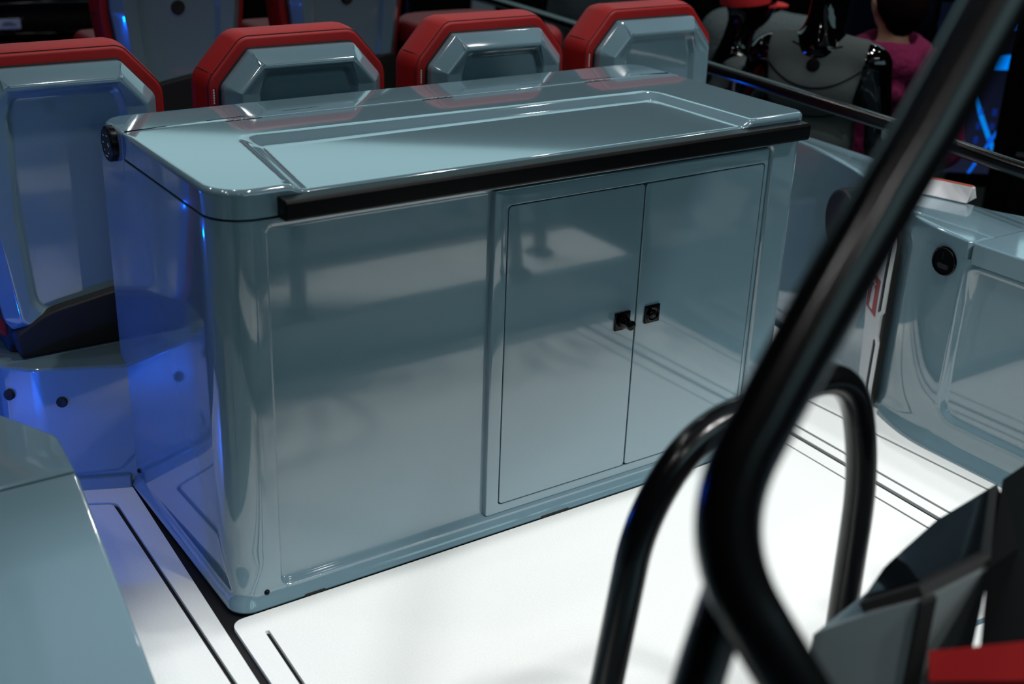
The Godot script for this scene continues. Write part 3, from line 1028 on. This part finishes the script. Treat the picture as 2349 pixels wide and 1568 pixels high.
	b.slab(MB.rrect(-0.165, 0.275, -0.055, 0.39, 0.004), s * 0.016, s * 0.0172, 0.0, Transform3D.IDENTITY)
	var sg := part("sign", b, M.sign_red, door, 38.0, "red fire extinguisher sign")
	b = MB.new()
	b.slab(MB.rpoly([Vector2(-0.127, 0.285), Vector2(-0.095, 0.285), Vector2(-0.095, 0.345), Vector2(-0.103, 0.356), Vector2(-0.119, 0.356), Vector2(-0.127, 0.345)], [0.003], 3), s * 0.0172, s * 0.0178, 0.0, Transform3D.IDENTITY)
	b.slab(MB.rrect(-0.115, 0.354, -0.107, 0.376, 0.0), s * 0.0172, s * 0.0178, 0.0, Transform3D.IDENTITY)
	b.slab(MB.rrect(-0.13, 0.363, -0.092, 0.368, 0.0), s * 0.0172, s * 0.0178, 0.0, Transform3D.IDENTITY)
	part("pictogram", b, M.white, sg)
	# big black disc on the curved wall
	var disc := thing("wall_speaker", "large black oval looking disc on the curved hull side", "speaker", Vector3(2.195, 0.475, -0.33))
	disc.basis = Basis.looking_at(Vector3(0.93, 0.0, 0.37))
	b = MB.new()
	b.lathe([[0.099, -0.03], [0.099, 0.012], [0.096, 0.018], [0.088, 0.021], [0.084, 0.019], [0.02, 0.0205]], Transform3D.IDENTITY, 48)
	part("grille", b, M.rubber, disc)
	b = MB.new()
	b.lathe([[0.1005, -0.03], [0.1005, 0.006], [0.099, 0.009], [0.097, 0.006]], Transform3D.IDENTITY, 48)
	part("rim", b, M.black, disc)
	# rail along the coaming
	var rail := thing("side_rail", "long black tube handrail above the right hull side", "handrail")
	b = MB.new()
	var pr := MB.spline([Vector3(2.62, 0.765, -3.4), Vector3(2.58, 0.765, -2.75), Vector3(2.50, 0.765, -1.95), Vector3(2.44, 0.765, -1.24), Vector3(2.386, 0.765, -0.72), Vector3(2.338, 0.765, -0.29), Vector3(2.255, 0.765, 0.21), Vector3(2.20, 0.765, 0.7), Vector3(2.17, 0.765, 1.1)], 6)
	b.tube(pr, 0.0235, 18)
	part("tube", b, M.rail, rail)
	for q in [[2.55, -2.45], [2.43, -1.12], [2.34, -0.30], [2.18, 0.95]]:
		b = MB.new()
		b.tube(PackedVector3Array([Vector3(q[0], 0.60, q[1]), Vector3(q[0], 0.75, q[1])]), 0.011, 12)
		part("post", b, M.steel, rail)
	# folded white card with orange edge on the coaming
	var card := thing("folded_card", "small white folded card with an orange edge on the coaming", "card", Vector3(2.285, 0.621, -0.03))
	card.basis = Basis(Vector3.UP, 0.28)
	b = MB.new()
	b.slab(MB.rpoly([Vector2(-0.045, 0.0), Vector2(0.04, 0.0), Vector2(0.012, 0.042), Vector2(-0.012, 0.044)], [0.003], 3), -0.11, 0.07, 0.006, Transform3D.IDENTITY)
	part("paper", b, M.white, card)
	b = MB.new()
	b.box(Vector3(0.0, 0.0435, -0.02), Vector3(0.016, 0.004, 0.17), 0.001)
	part("edge", b, M.orange, card)
	courtesy(Vector3(2.235, 0.075, -0.262), Vector3(-0.9, 0.1, 0.3), 0.06, "small blue courtesy light low on the right hull side")


func courtesy(at: Vector3, towards: Vector3, energy: float, label: String) -> void:
	var o := thing("courtesy_light", label, "light", at)
	var x := Transform3D(Basis.looking_at(-towards), Vector3.ZERO)
	var b := MB.new()
	b.lathe([[0.014, -0.025], [0.014, 0.004], [0.011, 0.008], [0.0095, 0.006]], x, 18)
	part("housing", b, M.black, o)
	b = MB.new()
	b.lathe([[0.008, 0.004], [0.008, 0.008], [0.005, 0.0105], [0.001, 0.0115]], x, 16)
	part("lamp_lens", b, glow(Color(0.06, 0.28, 1.0), 30.0), o)
	var l := OmniLight3D.new()
	l.name = "blue_light"
	l.light_color = Color(0.0, 0.37, 1.0)
	l.light_energy = energy
	l.light_size = 0.012
	l.omni_range = 20.0
	l.omni_attenuation = 2.0
	l.shadow_enabled = true
	l.position = towards.normalized() * 0.03
	o.add_child(l)


func left_side() -> void:
	# sloping white moulded locker in the left foreground
	var o := thing("front_locker", "grey moulded locker with a sloping front at the lower left", "locker")
	var plan := MB.rpoly([Vector2(-0.333, 0.093), Vector2(-0.322, -0.055), Vector2(-0.46, -0.34), Vector2(-1.0, -0.34), Vector2(-1.0, 0.093)], [0.0, 0.06, 0.1, 0.02, 0.0], 8)
	var b := MB.new()
	b.slab(plan, 0.42, 0.502, 0.008, FLAT)
	b.slab(MB.inset(plan, 0.006), 0.0, 0.43, 0.0, FLAT)
	part("top", b, M.gel, o)
	b = MB.new()
	b.slab(MB.rpoly([Vector2(0.096, 0.0), Vector2(0.915, 0.0), Vector2(0.47, 0.268), Vector2(0.104, 0.494), Vector2(0.096, 0.494)], [0.0, 0.0, 0.3, 0.012, 0.0], 6), -1.0, -0.331, 0.008, RUN_X)
	part("front", b, M.gel, o)
	courtesy(Vector3(-0.70, 0.12, -0.36), Vector3(0.3, 0.1, -1.0), 0.19, "blue courtesy light behind the sloping locker on the left")
	courtesy(Vector3(-1.02, 0.34, -1.25), Vector3(1.0, 0.1, 0.0), 0.10, "blue courtesy light on the left hull side beside the first seat")
	courtesy(Vector3(-1.05, 0.42, -1.75), Vector3(1.0, 0.2, -0.2), 0.26, "blue courtesy light on the left hull side by the rear seats")
	courtesy(Vector3(2.36, 0.35, -1.55), Vector3(-1.0, 0.2, -0.2), 0.04, "blue courtesy light on the right hull side by the rear seats")


func front_rails() -> void:
	# hoop on the step
	var o := thing("grab_hoop", "black tube grab hoop standing on the step, seen behind the thick tube", "handrail")
	var b := MB.new()
	b.tube(MB.fillet([Vector3(0.118, 0.19, 1.05), Vector3(0.195, 0.73, 1.05), Vector3(0.285, 0.845, 1.05), Vector3(0.60, 0.88, 1.05), Vector3(0.672, 0.68, 1.05), Vector3(0.668, 0.19, 1.06)], 0.13, 12), 0.025, 20)
	part("tube", b, M.rail, o)
	for x in [0.116, 0.668]:
		b = MB.new()
		b.lathe([[0.052, 0.0], [0.052, 0.005], [0.047, 0.009], [0.027, 0.01], [0.026, 0.02]], Transform3D(Basis(Vector3.RIGHT, -PI / 2), Vector3(x, 0.186, 1.055)), 28)
		part("flange", b, M.rail, o)
	# its twin further right, seen only in the console's gloss
	o = thing("grab_hoop", "black tube grab hoop further right on the step, mirrored in the console doors", "handrail")
	b = MB.new()
	b.tube(MB.fillet([Vector3(1.46, 0.19, 1.07), Vector3(1.43, 0.55, 1.09), Vector3(1.52, 0.9, 1.14), Vector3(1.66, 0.88, 1.19), Vector3(1.65, 0.19, 1.2)], 0.12, 10), 0.025, 18)
	part("tube", b, M.rail, o)
	for q in [Vector3(1.46, 0.186, 1.07), Vector3(1.65, 0.186, 1.2)]:
		b = MB.new()
		b.lathe([[0.052, 0.0], [0.052, 0.005], [0.047, 0.009], [0.027, 0.01], [0.026, 0.02]], Transform3D(Basis(Vector3.RIGHT, -PI / 2), q), 28)
		part("flange", b, M.rail, o)
	# the thick out-of-focus tube nearest to the camera
	o = thing("roof_tube", "thick black bent tube crossing the right foreground, out of focus", "handrail")
	b = MB.new()
	b.tube(MB.fillet([Vector3(0.58, 2.13, 1.43), Vector3(0.19, 1.527, 1.486), Vector3(-0.024, 1.256, 1.505), Vector3(-0.155, 1.075, 1.52), Vector3(-0.105, 0.935, 1.61), Vector3(0.05, 0.62, 1.80), Vector3(0.07, 0.41, 1.84)], 0.17, 14), 0.0298, 22)
	part("tube", b, M.rail, o)
	b = MB.new()
	b.tube(MB.fillet([Vector3(-0.127, 1.03, 1.535), Vector3(-0.155, 0.915, 1.53), Vector3(-0.20, 0.62, 1.53), Vector3(-0.21, 0.37, 1.53)], 0.1, 8), 0.024, 18)
	part("brace", b, M.rail, o)


func roof() -> void:
	var o := thing("hardtop_roof", "pale hardtop roof on black tubes, above the cockpit and out of the frame", "roof", Vector3(0.5, 2.12, -0.6))
	var b := MB.new()
	b.slab(MB.rrect(-0.87, 1.0, 1.4, 2.05, 0.2, 8), 0.0, 0.08, 0.02, FLAT, 0.02)
	part("panel", b, M.white, o)
	b = MB.new()
	for x in [-0.72, 1.25]:
		b = MB.new()
		b.tube(PackedVector3Array([Vector3(x, -0.03, 1.05), Vector3(x, -0.03, 1.95)]), 0.025, 14)
		part("frame_tube", b, M.rail, o)


func poly3(b: MB, pts: Array, thick: Vector3) -> void:   # a flat plate of any outline, given thickness along «thick»
	var a := PackedVector3Array(pts)
	var c := PackedVector3Array()
	for p in pts:
		c.append(p + thick)
	b.loft([a, c])


func helm_seat() -> void:
	var o := thing("helm_seat", "dark grey moulded seat back with smoked inset and red cushion, lower right corner", "seat")
	# the moulded shell: a wedge whose top slopes up towards the seat, walls going straight down
	var down := Vector3(0, -0.17, 0)
	var top := PackedVector3Array([Vector3(0.354, 0.600, 1.251), Vector3(0.600, 0.605, 1.203), Vector3(0.857, 0.657, 1.175), Vector3(0.535, 0.720, 1.382), Vector3(0.439, 0.690, 1.356), Vector3(0.391, 0.650, 1.304), Vector3(0.360, 0.614, 1.264)])
	var low := PackedVector3Array()
	for p in top:
		low.append(p + down)
	var b := MB.new()
	b.loft([top, low])
	part("shell", b, M.gel_dark, o, 20.0)
	var n := (top[2] - top[0]).cross(top[3] - top[0]).normalized()
	if n.y < 0:
		n = -n
	var inset := [Vector3(0.559, 0.605, 1.213), Vector3(0.695, 0.632, 1.194), Vector3(0.826, 0.654, 1.195), Vector3(0.560, 0.711, 1.364), Vector3(0.455, 0.687, 1.343), Vector3(0.413, 0.643, 1.289)]
	var c := Vector3.ZERO
	for p in inset:
		c += p / 6.0
	var outer := []
	var inner := []
	for p in inset:
		outer.append(p.lerp(c, -0.06) - n * 0.02)
		inner.append(p.lerp(c, 0.06) - n * 0.02)
	b = MB.new()
	poly3(b, outer, n * 0.034)
	part("rubber_rim", b, M.rubber, o)
	b = MB.new()
	poly3(b, inner, n * 0.038)
	part("smoked_inset", b, M.smoked, o)
	b = MB.new()
	poly3(b, [Vector3(0.433, 0.690, 1.352), Vector3(0.452, 0.698, 1.360), Vector3(0.452, 0.53, 1.360), Vector3(0.433, 0.53, 1.352)], Vector3(-0.006, 0.0, 0.010))
	part("joint", b, M.rubber, o)
	# dark side pad and the leaning red cushion before it
	b = MB.new()
	poly3(b, [Vector3(0.859, 0.666, 1.180), Vector3(0.987, 0.707, 1.189), Vector3(0.491, 0.699, 1.523), Vector3(0.422, 0.678, 1.459), Vector3(0.523, 0.726, 1.385)], Vector3(0.05, -0.12, 0.02))
	part("side_pad", b, M.dull, o)
	b = MB.new()
	poly3(b, [Vector3(0.339, 0.701, 1.441), Vector3(0.393, 0.781, 1.569), Vector3(0.350, 0.760, 1.603), Vector3(0.310, 0.685, 1.468)], Vector3(0.035, -0.05, 0.0))
	part("cushion", b, M.red, o, 30.0)
	b = MB.new()
	poly3(b, [Vector3(0.312, 0.680, 1.455), Vector3(0.362, 0.756, 1.596), Vector3(0.325, 0.737, 1.624), Vector3(0.270, 0.666, 1.490)], Vector3(0.04, -0.07, 0.0))
	part("cushion_base", b, M.rubber, o)
	b = MB.new()
	b.box(Vector3(0.62, 0.455, 1.56), Vector3(0.5, 0.19, 0.2), 0.03)
	part("pedestal", b, M.rubber, o)


func figure(o: Node3D, body_mat: Material, arms_out: float, cell := 0.015) -> Flesh:
	var f := Flesh.new()
	f.cell = cell
	f.k = 0.022
	f.bone(Vector3(-0.07, 0.95, 0), Vector3(0.07, 0.95, 0), 0.115, 0.115)
	f.bone(Vector3(-0.05, 1.13, 0.01), Vector3(0.05, 1.13, 0.01), 0.10, 0.10)
	f.bone(Vector3(-0.085, 1.32, 0.0), Vector3(0.085, 1.32, 0.0), 0.115, 0.115)
	f.pair(Vector3(0.02, 1.45, -0.01), Vector3(0.17, 1.435, -0.01), 0.06, 0.058)
	f.bone(Vector3(0, 1.47, -0.015), Vector3(0, 1.66, 0.01), 0.074, 0.048)
	f.bone(Vector3(0, 1.76, 0.015), Vector3(0, 1.73, 0.045), 0.092, 0.078)
	f.bone(Vector3(0, 1.67, 0.07), Vector3(0, 1.70, 0.06), 0.045, 0.055)
	f.bone(Vector3(0, 1.715, 0.125), Vector3(0, 1.74, 0.115), 0.012, 0.009)
	f.pair(Vector3(0.205, 1.415, -0.01), Vector3(0.235 + arms_out, 1.14, -0.03), 0.058, 0.042)
	f.pair(Vector3(0.235 + arms_out, 1.14, -0.03), Vector3(0.23 + arms_out, 0.90, 0.06), 0.042, 0.028)
	f.pair(Vector3(0.23 + arms_out, 0.88, 0.07), Vector3(0.225 + arms_out, 0.83, 0.09), 0.03, 0.026)
	for d in [-0.024, -0.008, 0.008, 0.024]:
		f.pair(Vector3(0.223 + arms_out, 0.82, 0.09 + d), Vector3(0.218 + arms_out, 0.755 - absf(d), 0.10 + d * 1.2), 0.009, 0.007)
	f.pair(Vector3(0.215 + arms_out, 0.86, 0.10), Vector3(0.20 + arms_out, 0.80, 0.125), 0.010, 0.008)
	f.pair(Vector3(0.085, 0.9, 0), Vector3(0.10, 0.5, 0.01), 0.085, 0.058)
	f.pair(Vector3(0.10, 0.5, 0.01), Vector3(0.10, 0.09, -0.02), 0.054, 0.036)
	f.pair(Vector3(0.10, 0.035, -0.03), Vector3(0.115, 0.025, 0.15), 0.036, 0.026)
	var b := MB.new()
	f.into(b)
	part("body", b, body_mat, o, 70.0)
	return f


func garment(bones: Array, grow: float, cell: float, cut: Callable) -> Array:
	var g := Flesh.new()
	g.cell = cell
	g.k = 0.022
	for q in bones:
		g.bone(q[0], q[1], q[2] + grow, q[3] + grow)
	g.cut = cut
	var b := MB.new()
	g.into(b)
	return [b, g]


func on_back(g: Flesh, x: float, y: float) -> Vector3:   # the point of a garment's back at that place
	var z := -0.35
	for i in 60:
		var d := g.value(Vector3(x, y, z))
		if d < 0.001:
			break
		z += maxf(d * 0.7, 0.001)
	return Vector3(x, y, z)


func dress_mannequin(o: Node3D, f: Flesh) -> void:
	var r := garment(f.bones.slice(0, 5), 0.012, 0.010, func(p: Vector3, d: float) -> float:
		var half := 0.182 - 0.028 * exp(-pow((p.y - 1.27) / 0.12, 2))
		d = maxf(d, absf(p.x) - half)
		d = maxf(d, 0.90 - p.y)
		d = maxf(d, p.y - 1.53 - 0.05 * absf(p.x) + 0.35 * maxf(0.0, p.z))
		return d)
	part("vest", r[0], M.heather, o, 60.0, "heather grey sleeveless vest")
	var vest: MeshInstance3D = o.get_node("vest")
	var g: Flesh = r[1]
	var b := MB.new()
	for c in [[1.405, 1.335, 0.168], [1.275, 1.225, 0.155], [1.485, 1.47, 0.09]]:
		var path := PackedVector3Array()
		for i in 25:
			var s := i / 12.0 - 1.0
			path.append(on_back(g, s * c[2], lerpf(c[1], c[0], s * s)))
		b.tube(path, 0.0028, 6)
	part("seam", b, M.dull, vest)
	var dot := on_back(g, 0.0, 1.415)
	b = MB.new()
	b.lathe([[0.024, -0.012], [0.024, 0.003], [0.021, 0.005], [0.005, 0.005]], Transform3D(Basis.looking_at(Vector3(0, -0.25, 1)), dot), 24)
	part("badge", b, M.dull, vest, 38.0, "round black badge")


func background() -> void:
	# dressed mannequins beyond the hull
	var o := thing("mannequin", "glossy black mannequin in grey vest with round black badge", "mannequin", Vector3(2.745, -0.6, -1.01), deg_to_rad(121))
	var f := figure(o, M.gloss, 0.03, 0.013)
	dress_mannequin(o, f)
	o = thing("mannequin", "glossy black mannequin in a red cap, behind the last front seat", "mannequin", Vector3(2.86, -0.775, -1.56), deg_to_rad(66))
	f = figure(o, M.gloss, 0.02)
	dress_mannequin(o, f)
	var b := MB.new()
	b.lathe([[0.104, 0.0], [0.106, 0.03], [0.098, 0.075], [0.07, 0.108], [0.02, 0.118]], Transform3D(Basis(Vector3.RIGHT, -PI / 2 - 0.12), Vector3(0, 1.715, 0.02)), 28)
	b.slab(MB.rpoly([Vector2(-0.075, 0.09), Vector2(0.075, 0.09), Vector2(0.062, 0.19), Vector2(-0.062, 0.19)], [0.0, 0.0, 0.05, 0.05], 6), 1.705, 1.713, 0.002, FLAT)
	part("cap", b, M.cap, o, 38.0, "red peaked cap")
	o = thing("mannequin", "mannequin in a folded grey sweater between the capped and vested ones", "mannequin", Vector3(3.453, -0.72, -2.0), deg_to_rad(120))
	f = figure(o, M.gloss, 0.02)
	var r := garment(f.bones.slice(0, 5) + f.bones.slice(8, 12), 0.03, 0.016, func(p: Vector3, d: float) -> float: return maxf(maxf(d, 0.88 - p.y), p.y - 1.54))
	part("sweater", r[0], M.grey_cloth, o, 60.0)
	o = thing("mannequin", "mannequin in a grey jacket just left of the red cap", "mannequin", Vector3(3.12, -0.62, -2.75), deg_to_rad(120))
	f = figure(o, M.gloss, 0.02)
	r = garment(f.bones.slice(0, 5) + f.bones.slice(8, 12), 0.03, 0.016, func(p: Vector3, d: float) -> float: return maxf(maxf(d, 0.88 - p.y), p.y - 1.54))
	part("jacket", r[0], M.grey_cloth, o, 60.0)
	# visitors
	visitor("person in a maroon hoodie with short dark hair, seen from behind", Vector3(3.338, -0.69, -1.17), 128.0, M.maroon, 32.0)
	visitor("person in a dark blue jacket standing beyond the maroon hoodie", Vector3(4.55, -0.6, -2.05), 128.0, M.navy, 0.0)
	# display screen on a stand
	o = thing("display_screen", "tall display with dark blue moving graphics behind the thick tube", "screen", Vector3(4.34, -0.6, -1.5), deg_to_rad(-38))
	b = MB.new()
	b.box(Vector3(0.0, 1.05, 0), Vector3(0.42, 0.9, 0.06), 0.012)
	b.box(Vector3(0.03, 0.3, 0), Vector3(0.12, 0.62, 0.05), 0.01)
	b.box(Vector3(0.0, 0.015, 0.02), Vector3(0.36, 0.03, 0.3), 0.01)
	part("casing", b, M.dull, o)
	b = MB.new()
	b.box(Vector3(0.0, 1.07, 0.0305), Vector3(0.38, 0.8, 0.003))
	var panel := part("screen", b, screen_mat(), o)
	panel.mesh = screen_quad(0.38, 0.8, Vector3(0.0, 1.07, 0.0325))
	o = thing("black_post", "broad black post right of the blue display", "post", Vector3(4.16, -0.6, -1.065))
	b = MB.new()
	b.box(Vector3(0, 1.1, 0), Vector3(0.14, 2.2, 0.14), 0.01)
	part("shaft", b, M.dull, o)
	b = MB.new()
	b.box(Vector3(0, 0.01, 0), Vector3(0.3, 0.02, 0.3), 0.006)
	part("foot", b, M.dull, o)
	# dark exhibition furniture
	o = thing("exhibition_wall", "dark grey partition wall behind the side rail", "partition", Vector3(3.75, -0.6, 0.1), deg_to_rad(-60))
	b = MB.new()
	b.box(Vector3(0, 0.55, 0), Vector3(1.5, 1.1, 0.06), 0.01)
	part("panel", b, M.dull, o)
	b = MB.new()
	b.box(Vector3(-0.28, 0.55, 0.034), Vector3(0.02, 1.08, 0.012), 0.003)
	part("batten", b, M.steel, o)
	for q in [[2.91, -3.35, 0.055, "black upright post with a bright edge beyond the middle seat"], [2.45, -3.55, 0.05, "plain black upright post left of the white banner"]]:
		o = thing("roof_post", q[3], "post", Vector3(q[0], -0.6, q[1]))
		b = MB.new()
		b.box(Vector3(0, 0.83, 0), Vector3(q[2], 1.66, q[2] * 1.4), 0.01)
		part("shaft", b, M.rail, o)
		b = MB.new()
		b.box(Vector3(0, 0.006, 0), Vector3(0.16, 0.012, 0.16), 0.004)
		part("foot", b, M.rail, o)
	o = thing("white_banner", "upright white banner between the two black posts", "banner", Vector3(4.24, -0.6, -5.5), deg_to_rad(-36))
	b = MB.new()
	b.box(Vector3(0, 1.2, 0), Vector3(0.24, 2.1, 0.02), 0.004)
	part("panel", b, M.white, o)
	b = MB.new()
	b.box(Vector3(0, 0.08, 0), Vector3(0.3, 0.16, 0.12), 0.02)
	part("foot", b, M.rubber, o)
	# glossy black craft with a white plate, far left
	o = thing("black_craft", "glossy black hull with a white plate and bolts, far upper left", "boat", Vector3(0.55, -0.6, -4.4), deg_to_rad(-8))
	b = MB.new()
	b.slab(MB.rpoly([Vector2(-0.5, 0.0), Vector2(0.10, 0.0), Vector2(0.16, 0.9), Vector2(0.22, 1.06), Vector2(0.10, 1.12), Vector2(0.10, 1.28), Vector2(-0.02, 1.34), Vector2(-0.06, 1.7), Vector2(-0.5, 1.7)], [0.0, 0.05, 0.1, 0.03, 0.02, 0.03, 0.02, 0.05, 0.0], 5), -1.2, 1.0, 0.03, RUN_X, 0.03)
	part("hull", b, M.gloss, o)
	b = MB.new()
	b.box(Vector3(0.12, 1.175, 0.112), Vector3(0.105, 0.05, 0.012), 0.004, Basis(Vector3.RIGHT, -0.15))
	var pl := part("plate", b, M.white, o, 38.0, "small white plate")
	b = MB.new()
	b.box(Vector3(0.115, 1.182, 0.12), Vector3(0.04, 0.004, 0.002))
	b.box(Vector3(0.12, 1.172, 0.12), Vector3(0.066, 0.006, 0.002))
	part("print", b, M.caulk, pl)
	b = MB.new()
	for q in [[0.06, 1.2], [0.18, 1.2], [0.13, 1.205], [0.14, 1.145]]:
		b = MB.new()
		b.lathe([[0.006, -0.01], [0.006, 0.004], [0.003, 0.007]], Transform3D(Basis.IDENTITY, Vector3(q[0], q[1], 0.112)), 12)
		part("bolt", b, M.steel, o)


func visitor(label: String, at: Vector3, turn: float, cloth: Material, look: float) -> void:
	var o := thing("person", label, "person", at, deg_to_rad(turn))
	var f := Flesh.new()
	f.cell = 0.016
	f.k = 0.025
	f.bone(Vector3(-0.08, 0.92, 0), Vector3(0.08, 0.92, 0), 0.13, 0.13)
	f.bone(Vector3(-0.07, 1.12, 0.0), Vector3(0.07, 1.12, 0.0), 0.125, 0.125)
	f.bone(Vector3(-0.10, 1.30, 0.0), Vector3(0.10, 1.30, 0.0), 0.125, 0.125)
	f.pair(Vector3(0.02, 1.42, -0.01), Vector3(0.18, 1.405, 0.0), 0.075, 0.068)
	f.bone(Vector3(0, 1.42, 0.0), Vector3(0, 1.56, 0.03), 0.062, 0.056)
	f.pair(Vector3(0.21, 1.39, 0.0), Vector3(0.26, 1.10, 0.0), 0.068, 0.052)
	f.pair(Vector3(0.26, 1.10, 0.0), Vector3(0.20, 0.95, 0.20), 0.05, 0.034)
	f.pair(Vector3(0.195, 0.945, 0.22), Vector3(0.175, 0.94, 0.26), 0.03, 0.028)
	for d in [-0.026, -0.009, 0.009, 0.026]:
		f.pair(Vector3(0.17, 0.94 + d, 0.27), Vector3(0.145, 0.935 + d, 0.33 - absf(d)), 0.010, 0.008)
	f.pair(Vector3(0.165, 0.965, 0.25), Vector3(0.13, 0.975, 0.29), 0.011, 0.009)
	f.pair(Vector3(0.09, 0.9, 0), Vector3(0.11, 0.5, 0.01), 0.095, 0.065)
	f.pair(Vector3(0.11, 0.5, 0.01), Vector3(0.11, 0.09, -0.02), 0.06, 0.045)
	f.pair(Vector3(0.11, 0.035, -0.03), Vector3(0.13, 0.025, 0.16), 0.04, 0.03)
	# head, turned on the neck
	var h := Basis(Vector3.UP, deg_to_rad(look))
	var hc := Vector3(0, 1.56, 0.03)
	var hb := [[Vector3(0, 0.115, -0.01), Vector3(0, 0.095, 0.03), 0.096, 0.082], [Vector3(0, 0.02, 0.07), Vector3(0, 0.05, 0.06), 0.042, 0.052], [Vector3(0, 0.065, 0.115), Vector3(0, 0.095, 0.102), 0.014, 0.010], [Vector3(0.03, 0.105, 0.088), Vector3(0.04, 0.105, 0.082), 0.016, 0.014], [Vector3(-0.03, 0.105, 0.088), Vector3(-0.04, 0.105, 0.082), 0.016, 0.014], [Vector3(0.088, 0.055, 0.0), Vector3(0.094, 0.095, -0.008), 0.012, 0.018], [Vector3(-0.088, 0.055, 0.0), Vector3(-0.094, 0.095, -0.008), 0.012, 0.018]]
	for q in hb:
		f.bone(hc + h * q[0], hc + h * q[1], q[2], q[3])
	f.k = 0.016
	var b := MB.new()
	f.into(b)
	part("body", b, M.skin, o, 70.0)
	var r := garment([[hc + h * hb[0][0], hc + h * hb[0][1], hb[0][2], hb[0][3]], [hc + h * Vector3(0, 0.06, -0.035), hc + h * Vector3(0, 0.03, -0.03), 0.07, 0.055]], 0.012, 0.011, func(p: Vector3, d: float) -> float:
		var q: Vector3 = h.inverse() * (p - hc)
		return maxf(d, minf(q.z - 0.055 + (0.0 if q.y > 0.13 else 0.055 + 0.35 * (0.13 - q.y)), 0.25 - q.y) if q.y < 0.16 else d))
	part("hair", r[0], M.hair, o, 70.0)
	r = garment(f.bones.slice(0, 5) + f.bones.slice(6, 10), 0.022, 0.014, func(p: Vector3, d: float) -> float: return maxf(maxf(d, 0.84 - p.y), p.y - 1.485))
	var top: MB = r[0]
	part("hoodie" if look > 0.0 else "jacket", top, cloth, o, 60.0)
	if look > 0.0:   # the hood lies in folds round the neck
		var hd := Flesh.new()
		hd.cell = 0.012
		hd.k = 0.012
		for i in 10:
			var a0 := TAU * i / 10.0
			var a1 := TAU * (i + 1) / 10.0
			var drop := func(a: float) -> Vector3: return Vector3(sin(a) * 0.125, 1.49 - 0.015 * (1.0 - cos(a)) + 0.012 * cos(a * 2), cos(a) * 0.10 - 0.02)
			hd.bone(drop.call(a0), drop.call(a1), 0.042, 0.042)
		hd.bone(Vector3(-0.07, 1.43, -0.14), Vector3(0.07, 1.43, -0.14), 0.06, 0.06)
		hd.bone(Vector3(-0.04, 1.33, -0.17), Vector3(0.04, 1.33, -0.17), 0.045, 0.045)
		b = MB.new()
		hd.into(b)
		part("hood", b, cloth, o, 60.0)
	r = garment(f.bones.slice(0, 1) + f.bones.slice(20, 24), 0.016, 0.016, func(p: Vector3, d: float) -> float: return maxf(maxf(d, p.y - 0.94), 0.07 - p.y))
	part("trousers", r[0], M.dull, o, 60.0)
	r = garment(f.bones.slice(24, 26), 0.012, 0.012, func(p: Vector3, d: float) -> float: return maxf(d, p.y - 0.085))
	part("shoes", r[0], M.rubber, o, 60.0)


func screen_quad(w: float, h: float, c: Vector3) -> ArrayMesh:
	var a := []
	a.resize(Mesh.ARRAY_MAX)
	var p := [Vector3(-w / 2, -h / 2, 0) + c, Vector3(w / 2, -h / 2, 0) + c, Vector3(w / 2, h / 2, 0) + c, Vector3(-w / 2, h / 2, 0) + c]
	a[Mesh.ARRAY_VERTEX] = PackedVector3Array([p[0], p[3], p[2], p[0], p[2], p[1]])
	var n := Vector3(0, 0, 1)
	a[Mesh.ARRAY_NORMAL] = PackedVector3Array([n, n, n, n, n, n])
	a[Mesh.ARRAY_TEX_UV] = PackedVector2Array([Vector2(0, 1), Vector2(0, 0), Vector2(1, 0), Vector2(0, 1), Vector2(1, 0), Vector2(1, 1)])
	var m := ArrayMesh.new()
	m.add_surface_from_arrays(Mesh.PRIMITIVE_TRIANGLES, a)
	return m


func screen_mat() -> StandardMaterial3D:   # what the display shows: dim blue with a few bright bars
	var im := Image.create(160, 256, false, Image.FORMAT_RGB8)
	var rng := RandomNumberGenerator.new()
	rng.seed = 4
	for y in 256:
		for x in 160:
			var u := x / 160.0
			var v := y / 256.0
			var c := Color(0.03, 0.045, 0.10).lerp(Color(0.10, 0.12, 0.20), clampf(v * 1.2 - 0.3, 0, 1))
			if u > 0.74 and v > 0.28 and v < 0.37:
				c = Color(0.0, 0.52, 0.98)
			if absf((u - 0.55) * 0.9 - (v - 0.5)) < 0.03 and u > 0.55:
				c = Color(0.02, 0.50, 0.90)
			if absf((1.02 - u) * 1.0 - (v - 0.66)) < 0.02 and v > 0.72:
				c = Color(0.02, 0.40, 0.92)
			if u > 0.85 and v > 0.10 and v < 0.14:
				c = Color(0.04, 0.42, 0.85)
			if u > 0.6 and v > 0.58 and v < 0.85 and int(x / 9.0) % 3 == 0 and int(y / 11.0) % 2 == 0:
				c = c.lerp(Color(0.04, 0.20, 0.70), 0.5)
			im.set_pixel(x, y, c)
	var m := mat(Color(0.01, 0.01, 0.012), 0.15)
	m.emission_enabled = true
	m.emission = Color.WHITE
	m.emission_operator = BaseMaterial3D.EMISSION_OP_MULTIPLY
	m.emission_texture = ImageTexture.create_from_image(im)
	m.emission_energy_multiplier = 1.0
	return m
